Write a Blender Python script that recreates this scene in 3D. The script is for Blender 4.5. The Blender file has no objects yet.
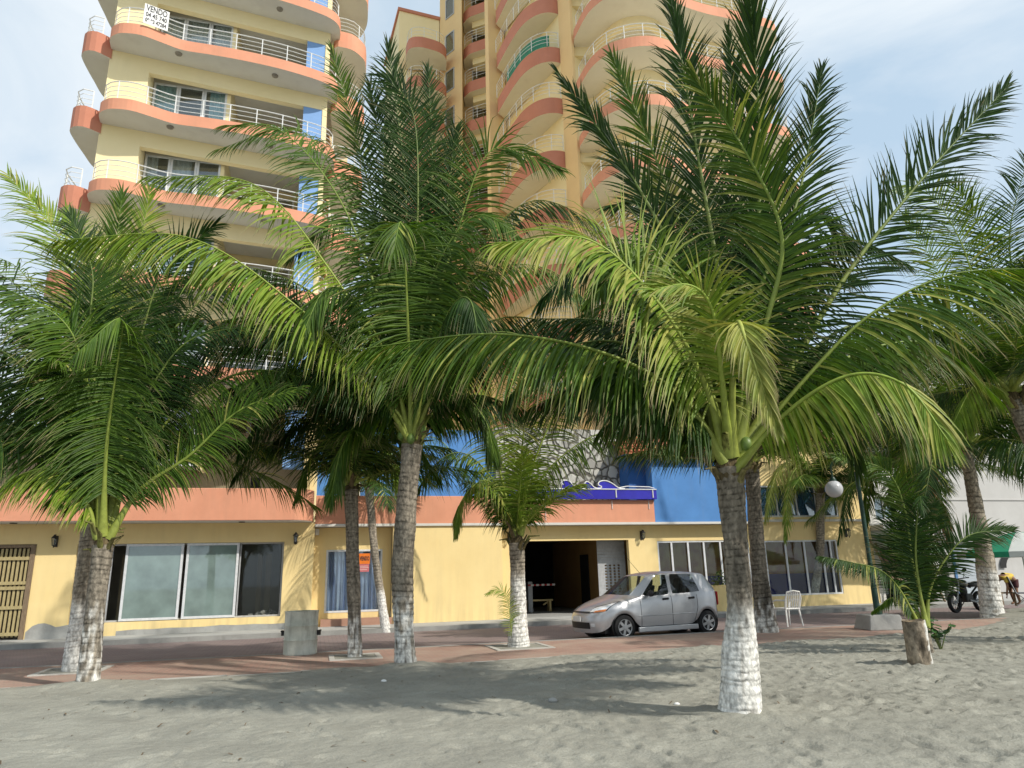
import bpy, bmesh, math, random
import numpy as np
from math import sin, cos, pi, radians, hypot, atan2, sqrt
from mathutils import Vector, Matrix, noise

scene = bpy.context.scene
COL = scene.collection
rng = random.Random(11)
R = radians

# ------------------------------------------------------------------ camera
F_PX, PITCH, ROLL, EYE = 710.0, R(15.0), R(1.45), 1.6
cam_data = bpy.data.cameras.new('camera')
cam_data.sensor_width = 36.0
cam_data.lens = 36.0 * F_PX / 1024.0
cam_data.clip_start = 0.1
cam_data.clip_end = 3000
cam = bpy.data.objects.new('camera', cam_data)
COL.objects.link(cam)
cam.location = (0, 0, EYE)
cam.rotation_euler = (Matrix.Rotation(R(90) + PITCH, 3, 'X') @ Matrix.Rotation(ROLL, 3, 'Z')).to_euler()
# (roll sign: horizon climbs to the right)
cam.rotation_euler = (Matrix.Rotation(R(90) + PITCH, 3, 'X') @ Matrix.Rotation(-ROLL, 3, 'Z')).to_euler()
scene.camera = cam


def ray(x, y):
    a, b = x - 512, 384 - y
    X = a * cos(ROLL) + b * sin(ROLL)
    Y = -a * sin(ROLL) + b * cos(ROLL)
    return X, F_PX * cos(PITCH) - Y * sin(PITCH), F_PX * sin(PITCH) + Y * cos(PITCH)


def at(x, y, D):
    """surveyed point: direction read from the photograph, D metres in front"""
    X, d, Z = ray(x, y)
    t = D / d
    return Vector((X * t, D, EYE + Z * t))


def gnd(x, y, z=0.0):
    X, d, Z = ray(x, y)
    t = (z - EYE) / Z
    return Vector((X * t, d * t, z))


# building frame: u along the street front, v out from the wall towards the beach
YAW = R(15.4)
P0 = Vector((-14.41, 21.22, 0))
CU, SU = cos(YAW), sin(YAW)


def uvw(u, v, z=0.0):
    return Vector((P0.x + u * CU + v * SU, P0.y + u * SU - v * CU, z))


def to_uv(p):
    dx, dy = p[0] - P0.x, p[1] - P0.y
    return dx * CU + dy * SU, dx * SU - dy * CU


# ------------------------------------------------------------------ materials
MATS = {}


def lin(c):
    return tuple(((x / 255.0 + 0.055) / 1.055) ** 2.4 if x > 10 else x / 255.0 / 12.92 for x in c)


def pm(name, c1, c2=None, scale=3.0, rough=0.7, bump=0.0, bscale=40.0, spec=0.4, metal=0.0, detail=6,
       stain=0.0, stain_col=(0.05, 0.045, 0.04), coat=0.0, lo=0.35, hi=0.65, stretch=None, grime=0.0):
    """procedural surface: two tones mixed by noise, optional stains and bump"""
    if name in MATS:
        return MATS[name]
    m = bpy.data.materials.new(name)
    m.use_nodes = True
    nt = m.node_tree
    N, Lk = nt.nodes, nt.links
    b = N['Principled BSDF']
    b.inputs['Roughness'].default_value = rough
    b.inputs['Specular IOR Level'].default_value = spec
    b.inputs['Metallic'].default_value = metal
    b.inputs['Coat Weight'].default_value = coat
    c2 = c2 or tuple(x * 0.86 for x in c1)
    tc = N.new('ShaderNodeTexCoord')
    mp = N.new('ShaderNodeMapping')
    if stretch:
        mp.inputs['Scale'].default_value = stretch
    Lk.new(tc.outputs['Object'], mp.inputs['Vector'])
    nz = N.new('ShaderNodeTexNoise')
    nz.inputs['Scale'].default_value = scale
    nz.inputs['Detail'].default_value = detail
    nz.inputs['Roughness'].default_value = 0.62
    Lk.new(mp.outputs['Vector'], nz.inputs['Vector'])
    rp = N.new('ShaderNodeValToRGB')
    rp.color_ramp.elements[0].position = lo
    rp.color_ramp.elements[1].position = hi
    rp.color_ramp.elements[0].color = (*c2, 1)
    rp.color_ramp.elements[1].color = (*c1, 1)
    Lk.new(nz.outputs['Fac'], rp.inputs['Fac'])
    out = rp.outputs['Color']
    if stain > 0:
        n2 = N.new('ShaderNodeTexNoise')
        n2.inputs['Scale'].default_value = scale * 0.7
        n2.inputs['Detail'].default_value = 9
        n2.inputs['Roughness'].default_value = 0.7
        m2 = N.new('ShaderNodeMapping')
        m2.inputs['Scale'].default_value = (2.2, 2.2, 0.5)
        Lk.new(tc.outputs['Object'], m2.inputs['Vector'])
        Lk.new(m2.outputs['Vector'], n2.inputs['Vector'])
        r2 = N.new('ShaderNodeValToRGB')
        r2.color_ramp.elements[0].position = 0.52
        r2.color_ramp.elements[1].position = 0.75
        r2.color_ramp.elements[0].color = (0, 0, 0, 1)
        r2.color_ramp.elements[1].color = (stain, stain, stain, 1)
        Lk.new(n2.outputs['Fac'], r2.inputs['Fac'])
        mx = N.new('ShaderNodeMix')
        mx.data_type = 'RGBA'
        Lk.new(r2.outputs['Color'], mx.inputs['Factor'])
        Lk.new(out, mx.inputs['A'])
        mx.inputs['B'].default_value = (*stain_col, 1)
        out = mx.outputs['Result']
    if grime > 0:      # splash-back dirt along the foot of a wall, by height above the pavement, and faint rain streaks
        sx = N.new('ShaderNodeSeparateXYZ')
        Lk.new(tc.outputs['Object'], sx.inputs[0])
        n4 = N.new('ShaderNodeTexNoise')
        n4.inputs['Scale'].default_value = 2.5
        n4.inputs['Detail'].default_value = 8
        m4 = N.new('ShaderNodeMapping')
        m4.inputs['Scale'].default_value = (2.0, 2.0, .18)
        Lk.new(tc.outputs['Object'], m4.inputs['Vector'])
        Lk.new(m4.outputs['Vector'], n4.inputs['Vector'])
        mr = N.new('ShaderNodeMapRange')
        mr.inputs['From Min'].default_value = 0.15
        mr.inputs['From Max'].default_value = 1.1
        mr.inputs['To Min'].default_value = .75
        mr.inputs['To Max'].default_value = .12
        Lk.new(sx.outputs['Z'], mr.inputs['Value'])
        r4 = N.new('ShaderNodeMapRange')
        r4.inputs['From Min'].default_value = .42
        r4.inputs['From Max'].default_value = .72
        Lk.new(n4.outputs['Fac'], r4.inputs['Value'])
        mu = N.new('ShaderNodeMath')
        mu.operation = 'MULTIPLY'
        Lk.new(mr.outputs['Result'], mu.inputs[0])
        Lk.new(r4.outputs['Result'], mu.inputs[1])
        mg = N.new('ShaderNodeMath')
        mg.operation = 'MULTIPLY'
        mg.inputs[1].default_value = grime
        Lk.new(mu.outputs[0], mg.inputs[0])
        mx2 = N.new('ShaderNodeMix')
        mx2.data_type = 'RGBA'
        Lk.new(mg.outputs[0], mx2.inputs['Factor'])
        Lk.new(out, mx2.inputs['A'])
        mx2.inputs['B'].default_value = (.27, .22, .15, 1)
        out = mx2.outputs['Result']
    Lk.new(out, b.inputs['Base Color'])
    if bump > 0:
        n3 = N.new('ShaderNodeTexNoise')
        n3.inputs['Scale'].default_value = bscale
        n3.inputs['Detail'].default_value = 5
        Lk.new(mp.outputs['Vector'], n3.inputs['Vector'])
        bp = N.new('ShaderNodeBump')
        bp.inputs['Strength'].default_value = bump
        bp.inputs['Distance'].default_value = 0.02
        Lk.new(n3.outputs['Fac'], bp.inputs['Height'])
        Lk.new(bp.outputs['Normal'], b.inputs['Normal'])
    MATS[name] = m
    return m


def glass(name, tint=(0.3, 0.35, 0.35), haze=(0.3, 0.38, 0.37), haze_fac=0.35, refl=0.3):
    """window glass: see-through tint, dust haze and a mirror coat (no refraction)"""
    m = bpy.data.materials.new(name)
    m.use_nodes = True
    nt = m.node_tree
    N, Lk = nt.nodes, nt.links
    N.remove(N['Principled BSDF'])
    out = N['Material Output']
    tr = N.new('ShaderNodeBsdfTransparent')
    tr.inputs['Color'].default_value = (*tint, 1)
    df = N.new('ShaderNodeBsdfDiffuse')
    nz = N.new('ShaderNodeTexNoise')
    nz.inputs['Scale'].default_value = 1.6
    nz.inputs['Detail'].default_value = 7
    tc = N.new('ShaderNodeTexCoord')
    Lk.new(tc.outputs['Object'], nz.inputs['Vector'])
    rp = N.new('ShaderNodeValToRGB')
    rp.color_ramp.elements[0].color = (*[x * 0.6 for x in haze], 1)
    rp.color_ramp.elements[1].color = (*haze, 1)
    rp.color_ramp.elements[0].position = 0.3
    rp.color_ramp.elements[1].position = 0.7
    Lk.new(nz.outputs['Fac'], rp.inputs['Fac'])
    Lk.new(rp.outputs['Color'], df.inputs['Color'])
    m1 = N.new('ShaderNodeMixShader')
    m1.inputs['Fac'].default_value = haze_fac
    Lk.new(tr.outputs[0], m1.inputs[1])
    Lk.new(df.outputs[0], m1.inputs[2])
    gl = N.new('ShaderNodeBsdfGlossy')
    gl.inputs['Roughness'].default_value = 0.03
    gl.inputs['Color'].default_value = (0.9, 0.95, 1, 1)
    m2 = N.new('ShaderNodeMixShader')
    m2.inputs['Fac'].default_value = refl
    Lk.new(m1.outputs[0], m2.inputs[1])
    Lk.new(gl.outputs[0], m2.inputs[2])
    Lk.new(m2.outputs[0], out.inputs['Surface'])
    return m


def brick_mat(name, c1, c2, mortar, scale=1.0, bw=0.2, bh=0.1, msize=0.012, rough=0.85, dirt=(0.25, 0.2, 0.16), dirt_amt=0.5,
              angle=YAW, bump=0.4):
    m = bpy.data.materials.new(name)
    m.use_nodes = True
    nt = m.node_tree
    N, Lk = nt.nodes, nt.links
    b = N['Principled BSDF']
    b.inputs['Roughness'].default_value = rough
    tc = N.new('ShaderNodeTexCoord')
    mp = N.new('ShaderNodeMapping')
    mp.inputs['Rotation'].default_value = (0, 0, -angle)
    Lk.new(tc.outputs['Object'], mp.inputs['Vector'])
    bk = N.new('ShaderNodeTexBrick')
    bk.inputs['Color1'].default_value = (*c1, 1)
    bk.inputs['Color2'].default_value = (*c2, 1)
    bk.inputs['Mortar'].default_value = (*mortar, 1)
    bk.inputs['Scale'].default_value = scale
    bk.inputs['Brick Width'].default_value = bw
    bk.inputs['Row Height'].default_value = bh
    bk.inputs['Mortar Size'].default_value = msize
    Lk.new(mp.outputs['Vector'], bk.inputs['Vector'])
    nz = N.new('ShaderNodeTexNoise')
    nz.inputs['Scale'].default_value = 0.8
    nz.inputs['Detail'].default_value = 10
    nz.inputs['Roughness'].default_value = 0.7
    Lk.new(mp.outputs['Vector'], nz.inputs['Vector'])
    rp = N.new('ShaderNodeValToRGB')
    rp.color_ramp.elements[0].position = 0.42
    rp.color_ramp.elements[1].position = 0.7
    rp.color_ramp.elements[0].color = (0, 0, 0, 1)
    rp.color_ramp.elements[1].color = (dirt_amt,) * 3 + (1,)
    Lk.new(nz.outputs['Fac'], rp.inputs['Fac'])
    mx = N.new('ShaderNodeMix')
    mx.data_type = 'RGBA'
    Lk.new(rp.outputs['Color'], mx.inputs['Factor'])
    Lk.new(bk.outputs['Color'], mx.inputs['A'])
    mx.inputs['B'].default_value = (*dirt, 1)
    Lk.new(mx.outputs['Result'], b.inputs['Base Color'])
    bp = N.new('ShaderNodeBump')
    bp.inputs['Strength'].default_value = bump
    bp.inputs['Distance'].default_value = 0.01
    Lk.new(bk.outputs['Fac'], bp.inputs['Height'])
    bp.invert = True
    Lk.new(bp.outputs['Normal'], b.inputs['Normal'])
    return m


def attr_mat(name, rough=0.5, spec=0.4, trans=0.0, bump=0.0, bscale=60, nscale=30, namt=0.25, stretch=(1, 1, 1)):
    """colour read from the mesh's own 'col' attribute, broken up by noise; optional leaf translucency"""
    m = bpy.data.materials.new(name)
    m.use_nodes = True
    nt = m.node_tree
    N, Lk = nt.nodes, nt.links
    b = N['Principled BSDF']
    b.inputs['Roughness'].default_value = rough
    b.inputs['Specular IOR Level'].default_value = spec
    at_ = N.new('ShaderNodeAttribute')
    at_.attribute_name = 'col'
    tc = N.new('ShaderNodeTexCoord')
    mp = N.new('ShaderNodeMapping')
    mp.inputs['Scale'].default_value = stretch
    Lk.new(tc.outputs['Object'], mp.inputs['Vector'])
    nz = N.new('ShaderNodeTexNoise')
    nz.inputs['Scale'].default_value = nscale
    nz.inputs['Detail'].default_value = 6
    Lk.new(mp.outputs['Vector'], nz.inputs['Vector'])
    mr = N.new('ShaderNodeMapRange')
    mr.inputs['From Min'].default_value = 0.3
    mr.inputs['From Max'].default_value = 0.7
    mr.inputs['To Min'].default_value = 1 - namt
    mr.inputs['To Max'].default_value = 1 + namt
    Lk.new(nz.outputs['Fac'], mr.inputs['Value'])
    mx = N.new('ShaderNodeMix')
    mx.data_type = 'RGBA'
    mx.blend_type = 'MULTIPLY'
    mx.inputs['Factor'].default_value = 1
    Lk.new(at_.outputs['Color'], mx.inputs['A'])
    Lk.new(mr.outputs['Result'], mx.inputs['B'])
    Lk.new(mx.outputs['Result'], b.inputs['Base Color'])
    if bump:
        n3 = N.new('ShaderNodeTexNoise')
        n3.inputs['Scale'].default_value = bscale
        Lk.new(mp.outputs['Vector'], n3.inputs['Vector'])
        bp = N.new('ShaderNodeBump')
        bp.inputs['Strength'].default_value = bump
        bp.inputs['Distance'].default_value = 0.02
        Lk.new(n3.outputs['Fac'], bp.inputs['Height'])
        Lk.new(bp.outputs['Normal'], b.inputs['Normal'])
    if trans:
        tl = N.new('ShaderNodeBsdfTranslucent')
        g = N.new('ShaderNodeMix')
        g.data_type = 'RGBA'
        g.blend_type = 'MULTIPLY'
        g.inputs['Factor'].default_value = 1
        Lk.new(mx.outputs['Result'], g.inputs['A'])
        g.inputs['B'].default_value = (1.5, 1.45, 0.7, 1)
        Lk.new(g.outputs['Result'], tl.inputs['Color'])
        ms = N.new('ShaderNodeMixShader')
        ms.inputs['Fac'].default_value = trans
        Lk.new(b.outputs[0], ms.inputs[1])
        Lk.new(tl.outputs[0], ms.inputs[2])
        Lk.new(ms.outputs[0], N['Material Output'].inputs['Surface'])
    return m


YEL = pm('yellow_render', (0.88, 0.69, 0.335), (0.84, 0.645, 0.30), 1.2, 0.85, 0.15, 90, stain=0.2, stain_col=(0.58, 0.45, 0.24), grime=.5)
YELT = pm('pale_yellow_tower_render', (0.86, 0.73, 0.44), (0.83, 0.70, 0.40), 0.8, 0.85, 0.1, 60, stain=0.12, stain_col=(0.5, 0.4, 0.22))
OCH = pm('ochre_tower_render', (0.80, 0.58, 0.29), (0.76, 0.54, 0.27), 0.8, 0.85, 0.1, 60, stain=0.1, stain_col=(0.45, 0.3, 0.14))
ORA = pm('salmon_render', (0.72, 0.325, 0.20), (0.66, 0.29, 0.175), 1.3, 0.8, 0.12, 80, stain=0.3, stain_col=(0.45, 0.24, 0.16), grime=.8)
ORAD = pm('shaded_salmon_render', (0.55, 0.225, 0.145), (0.50, 0.20, 0.125), 1.3, 0.8, 0.1, 80, stain=0.15, stain_col=(0.33, 0.13, 0.08))  # darker salmon copy: shade on the left-facing balconies put into the colour; roofs share it
SOF = pm('grey_soffit_render', (0.66, 0.65, 0.60), (0.62, 0.60, 0.55), 0.9, 0.9, 0.1, 60, stain=0.2, stain_col=(0.28, 0.26, 0.22))
CRM = pm('cream_soffit_render', (0.78, 0.73, 0.60), (0.75, 0.69, 0.56), 0.9, 0.9, 0.1, 60, stain=0.15, stain_col=(0.4, 0.33, 0.22))
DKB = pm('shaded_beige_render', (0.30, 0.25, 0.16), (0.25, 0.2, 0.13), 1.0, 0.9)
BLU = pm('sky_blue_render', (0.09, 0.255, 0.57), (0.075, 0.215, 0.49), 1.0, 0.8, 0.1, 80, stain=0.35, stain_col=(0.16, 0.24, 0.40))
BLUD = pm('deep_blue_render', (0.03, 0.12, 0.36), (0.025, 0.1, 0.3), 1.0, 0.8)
BLUP = pm('pale_blue_panel', (0.20, 0.36, 0.66), (0.18, 0.33, 0.6), 1.0, 0.7)
COB = pm('cobalt_tile_trim', (0.035, 0.03, 0.42), (0.03, 0.025, 0.33), 3.0, 0.25, spec=0.5)
WHT = pm('white_paint', (0.78, 0.78, 0.76), (0.7, 0.7, 0.68), 8.0, 0.5)
WHTM = pm('white_aluminium', (0.72, 0.73, 0.74), (0.6, 0.62, 0.64), 10.0, 0.4)
GREYM = pm('dull_aluminium', (0.45, 0.46, 0.47), (0.36, 0.37, 0.38), 10.0, 0.45)
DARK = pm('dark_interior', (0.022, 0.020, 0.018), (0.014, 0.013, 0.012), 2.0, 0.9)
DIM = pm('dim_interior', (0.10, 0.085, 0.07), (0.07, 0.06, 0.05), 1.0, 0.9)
BLK = pm('black_rubber', (0.018, 0.018, 0.019), (0.012, 0.012, 0.013), 20.0, 0.75, 0.3, 80)
BPL = pm('black_plastic', (0.02, 0.02, 0.022), (0.014, 0.014, 0.015), 20.0, 0.45)
CON = pm('weathered_concrete', (0.40, 0.40, 0.38), (0.30, 0.30, 0.285), 2.5, 0.9, 0.4, 60, stain=0.4, stain_col=(0.17, 0.165, 0.15))
WOOD = pm('grey_brown_timber', (0.26, 0.19, 0.12), (0.17, 0.12, 0.075), 6.0, 0.8, 0.3, 50, stretch=(6, 6, 1))
BAMB = pm('pale_cane', (0.46, 0.38, 0.19), (0.34, 0.27, 0.13), 8.0, 0.7, 0.2, 60, stretch=(5, 5, 1))
CURT = pm('blue_white_curtain', (0.44, 0.53, 0.70), (0.16, 0.24, 0.50), 1.5, 0.8, stretch=(9, 9, 0.5))
TEALC = pm('pale_teal_curtain', (0.50, 0.70, 0.72), (0.35, 0.56, 0.6), 1.5, 0.8, stretch=(9, 9, 0.5))
CLOTH = pm('white_curtain', (0.72, 0.73, 0.70), (0.55, 0.56, 0.53), 1.5, 0.8, stretch=(9, 9, 0.5))
IRON = pm('black_iron', (0.02, 0.019, 0.018), (0.012, 0.011, 0.011), 20.0, 0.5)
GREENP = pm('dark_green_paint', (0.012, 0.05, 0.032), (0.01, 0.035, 0.024), 6.0, 0.45)
G_SHOP = glass('dusty_shop_glass', (0.5, 0.6, 0.58), (0.34, 0.46, 0.43), 0.62, 0.14)
G_DARK = glass('dark_window_glass', (0.7, 0.73, 0.74), (0.06, 0.07, 0.08), 0.03, 0.07)
G_CLEAR = glass('clear_window_glass', (0.85, 0.88, 0.88), (0.2, 0.25, 0.25), 0.06, 0.09)
G_CAR = glass('car_glass', (0.66, 0.72, 0.70), (0.15, 0.18, 0.18), 0.05, 0.08)
G_REST = glass('restaurant_glass', (.92, .94, .94), (.06, .07, .08), .02, .035)


# ------------------------------------------------------------------ mesh helpers
class MB:
    def __init__(self):
        self.v, self.f, self.m = [], [], []

    def box(self, x0, x1, y0, y1, z0, z1, mi=0):
        b = len(self.v)
        self.v += [(x0, y0, z0), (x1, y0, z0), (x1, y1, z0), (x0, y1, z0), (x0, y0, z1), (x1, y0, z1), (x1, y1, z1), (x0, y1, z1)]
        for q in ((0, 3, 2, 1), (4, 5, 6, 7), (0, 1, 5, 4), (1, 2, 6, 5), (2, 3, 7, 6), (3, 0, 4, 7)):
            self.f.append(tuple(b + i for i in q))
            self.m.append(mi)
        return self

    def obox(self, c, ax, ay, az, mi=0):
        """box from centre and three half-axis vectors"""
        c, ax, ay, az = map(Vector, (c, ax, ay, az))
        b = len(self.v)
        for sz in (-1, 1):
            for sx, sy in ((-1, -1), (1, -1), (1, 1), (-1, 1)):
                self.v.append(tuple(c + ax * sx + ay * sy + az * sz))
        for q in ((0, 3, 2, 1), (4, 5, 6, 7), (0, 1, 5, 4), (1, 2, 6, 5), (2, 3, 7, 6), (3, 0, 4, 7)):
            self.f.append(tuple(b + i for i in q))
            self.m.append(mi)
        return self

    def prism(self, poly, z0, z1, side=0, bot=0, top=0):
        b, n = len(self.v), len(poly)
        self.v += [(p[0], p[1], z0) for p in poly] + [(p[0], p[1], z1) for p in poly]
        for i in range(n):
            j = (i + 1) % n
            self.f.append((b + i, b + j, b + n + j, b + n + i))
            self.m.append(side)
        self.f.append(tuple(b + i for i in reversed(range(n))))
        self.m.append(bot)
        self.f.append(tuple(b + n + i for i in range(n)))
        self.m.append(top)
        return self

    def tube(self, pts, rad, n=6, mi=0, cap=True, flat=1.0):
        pts = [Vector(p) for p in pts]
        if not isinstance(rad, (list, tuple)):
            rad = [rad] * len(pts)
        b = len(self.v)
        t0 = (pts[1] - pts[0]).normalized()
        ref = Vector((0, 0, 1)) if abs(t0.z) < 0.9 else Vector((1, 0, 0))
        a = t0.cross(ref).normalized()
        for i, p in enumerate(pts):
            t = (pts[min(i + 1, len(pts) - 1)] - pts[max(i - 1, 0)])
            t = t.normalized() if t.length > 1e-9 else t0
            a = (a - t * a.dot(t)).normalized()
            c = t.cross(a)
            for k in range(n):
                an = 2 * pi * k / n
                self.v.append(tuple(p + (a * cos(an) + c * sin(an) * flat) * rad[i]))
        for i in range(len(pts) - 1):
            for k in range(n):
                k2 = (k + 1) % n
                self.f.append((b + i * n + k, b + i * n + k2, b + (i + 1) * n + k2, b + (i + 1) * n + k))
                self.m.append(mi)
        if cap:
            self.f.append(tuple(b + k for k in reversed(range(n))))
            self.m.append(mi)
            e = b + (len(pts) - 1) * n
            self.f.append(tuple(e + k for k in range(n)))
            self.m.append(mi)
        return self

    def lathe(self, prof, c=(0, 0, 0), axis='Z', n=20, mi=0, closed=False):
        """prof: (radius, height) pairs"""
        b, c = len(self.v), Vector(c)
        for r, h in prof:
            for k in range(n):
                a = 2 * pi * k / n
                p = (r * cos(a), r * sin(a), h)
                if axis == 'Y':
                    p = (p[0], p[2], p[1])
                elif axis == 'X':
                    p = (p[2], p[0], p[1])
                self.v.append(tuple(c + Vector(p)))
        for i in range(len(prof) - 1):
            for k in range(n):
                k2 = (k + 1) % n
                self.f.append((b + i * n + k, b + i * n + k2, b + (i + 1) * n + k2, b + (i + 1) * n + k))
                self.m.append(mi)
        if not closed:
            self.f.append(tuple(b + k for k in reversed(range(n))))
            self.m.append(mi)
            e = b + (len(prof) - 1) * n
            self.f.append(tuple(e + k for k in range(n)))
            self.m.append(mi)
        return self

    def ball(self, c, rx, ry=None, rz=None, nu=12, nv=8, mi=0):
        ry, rz = ry or rx, rz or rx
        b = len(self.v)
        for i in range(nv + 1):
            th = pi * i / nv
            for k in range(nu):
                a = 2 * pi * k / nu
                r = max(sin(th), 0.02)
                self.v.append((c[0] + rx * r * cos(a), c[1] + ry * r * sin(a), c[2] + rz * cos(th)))
        for i in range(nv):
            for k in range(nu):
                k2 = (k + 1) % nu
                self.f.append((b + i * nu + k, b + i * nu + k2, b + (i + 1) * nu + k2, b + (i + 1) * nu + k))
                self.m.append(mi)
        return self

    def quad(self, a, b_, c, d, mi=0):
        b = len(self.v)
        self.v += [tuple(a), tuple(b_), tuple(c), tuple(d)]
        self.f.append((b, b + 1, b + 2, b + 3))
        self.m.append(mi)
        return self

    def mesh(self, name, mats, smooth=False, fixn=True):
        me = bpy.data.meshes.new(name)
        me.from_pydata(self.v, [], self.f)
        for m in (mats if isinstance(mats, (list, tuple)) else [mats]):
            me.materials.append(m)
        me.polygons.foreach_set('material_index', self.m)
        if fixn:
            bm = bmesh.new()
            bm.from_mesh(me)
            bmesh.ops.recalc_face_normals(bm, faces=bm.faces)
            bm.to_mesh(me)
            bm.free()
        if smooth:
            me.polygons.foreach_set('use_smooth', [True] * len(me.polygons))
            if hasattr(me, 'set_sharp_from_angle'):
                me.set_sharp_from_angle(angle=R(40))
        me.update()
        return me

    def build(self, name, mats, parent=None, smooth=False, bevel=0.0, loc=None):
        o = bpy.data.objects.new(name, self.mesh(name, mats, smooth))
        COL.objects.link(o)
        if parent:
            o.parent = parent
        if loc is not None:
            o.location = loc
        if bevel:
            md = o.modifiers.new('bevel', 'BEVEL')
            md.width = bevel
            md.segments = 2
            md.limit_method = 'ANGLE'
            md.angle_limit = R(35)
        return o


def tag(o, label=None, cat=None, group=None, kind=None):
    if label:
        o['label'] = label
    if cat:
        o['category'] = cat
    if group:
        o['group'] = group
    if kind:
        o['kind'] = kind
    return o


def thing(name, label, cat, loc=(0, 0, 0), rz=0.0, group=None):
    o = bpy.data.objects.new(name, None)
    o.empty_display_size = 0.2
    COL.objects.link(o)
    o.location = loc
    o.rotation_euler = (0, 0, rz)
    return tag(o, label, cat, group)


def spline(pts, n):
    """Catmull-Rom through the points (numpy), n samples, roughly even arc length"""
    P = np.array([tuple(p) for p in pts], float)
    if len(P) == 2:
        P = np.vstack([P[0], (P[0] + P[1]) / 2, P[1]])
    Q = np.vstack([2 * P[0] - P[1], P, 2 * P[-1] - P[-2]])
    out = []
    for i in range(1, len(Q) - 2):
        t = np.linspace(0, 1, 24, endpoint=False)[:, None]
        p0, p1, p2, p3 = Q[i - 1], Q[i], Q[i + 1], Q[i + 2]
        out.append(0.5 * ((2 * p1) + (-p0 + p2) * t + (2 * p0 - 5 * p1 + 4 * p2 - p3) * t ** 2 + (-p0 + 3 * p1 - 3 * p2 + p3) * t ** 3))
    C = np.vstack(out + [P[-1][None]])
    s = np.concatenate([[0], np.cumsum(np.linalg.norm(np.diff(C, axis=0), axis=1))])
    q = np.linspace(0, s[-1], n)
    return np.stack([np.interp(q, s, C[:, k]) for k in range(3)], 1)


def text_mesh(body, size, mat, name, parent=None, extrude=0.0, align='CENTER', bold=0.0):
    cu = bpy.data.curves.new(name, 'FONT')
    cu.body = body
    cu.size = size
    cu.align_x = align
    cu.align_y = 'CENTER'
    cu.offset = bold
    cu.extrude = extrude
    tmp = bpy.data.objects.new('tmp_text', cu)
    COL.objects.link(tmp)
    dg = bpy.context.evaluated_depsgraph_get()
    me = bpy.data.meshes.new_from_object(tmp.evaluated_get(dg))
    bpy.data.objects.remove(tmp)
    me.name = name
    me.materials.clear()
    me.materials.append(mat)
    o = bpy.data.objects.new(name, me)
    COL.objects.link(o)
    if parent:
        o.parent = parent
    return o
# ================================================================== ground
road_m = brick_mat('road_pavers', (0.235, 0.175, 0.165), (0.195, 0.145, 0.14), (0.14, 0.115, 0.11), 1.0, 0.22, 0.11, 0.012,
                   dirt=(0.26, 0.22, 0.2), dirt_amt=0.5)
prom_m = brick_mat('promenade_bricks', (0.38, 0.23, 0.18), (0.32, 0.185, 0.145), (0.25, 0.19, 0.155), 1.0, 0.2, 0.1, 0.012,
                   dirt=(0.40, 0.32, 0.25), dirt_amt=0.85)
side_m = pm('pavement_concrete', (0.42, 0.42, 0.40), (0.34, 0.34, 0.325), 1.1, 0.9, 0.3, 50, stain=0.35, stain_col=(0.24, 0.23, 0.215))
kerb_m = pm('kerb_concrete', (0.33, 0.33, 0.31), (0.24, 0.24, 0.225), 2.0, 0.9, 0.3, 50, stain=0.4, stain_col=(0.15, 0.145, 0.13))
edge_m = pm('pale_edging_concrete', (0.50, 0.49, 0.45), (0.40, 0.39, 0.35), 2.0, 0.9, 0.3, 50, stain=0.3, stain_col=(0.3, 0.28, 0.24))


def strip(name, u0, u1, v0, v1, z, mat, thick=0.3):
    mb = MB()
    poly = [uvw(u0, v1), uvw(u1, v1), uvw(u1, v0), uvw(u0, v0)]
    mb.prism([(p.x, p.y) for p in poly], z - thick, z)
    return tag(mb.build(name, mat), kind='structure')


g = MB()
g.quad((-700, -200, -0.25), (900, -200, -0.25), (900, 1400, -0.25), (-700, 1400, -0.25))
tag(g.build('ground', pm('far_ground', (0.30, 0.28, 0.24), (0.24, 0.225, 0.19), 0.05, 0.95)), kind='structure')
strip('road', -90, 130, 1.6, 7.62, 0.0, road_m)
strip('promenade', -90, 130, 7.77, 10.95, 0.10, prom_m)
strip('kerb', -90, 130, 7.62, 7.77, 0.105, kerb_m)
strip('kerb', -90, 130, 1.42, 1.6, 0.13, kerb_m)
strip('pavement', -90, 130, -0.3, 1.42, 0.135, side_m)
mb = MB()
for k in range(22):          # pale concrete edging blocks between bricks and sand, a little uneven
    u = -8 + k * 1.15
    q = [uvw(u, 11.08 + rng.uniform(-.02, .02)), uvw(u + 1.14, 11.08 + rng.uniform(-.02, .02)), uvw(u + 1.14, 10.955), uvw(u, 10.955)]
    mb.prism([(p.x, p.y) for p in q], -0.1, 0.112 + rng.uniform(-.01, .012))
tag(mb.build('edging', edge_m), kind='structure')


# ------------------------------------------------------------------ sand: one sheet, fine near the camera
def sand_edge(u):
    return np.interp(u, [-60, -3, 6, 14, 20, 22.5, 25.8, 31.7, 37, 120], [11.0, 11.05, 11.0, 10.85, 10.55, 10.2, 8.6, 4.6, 3.4, 3.0])


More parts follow.
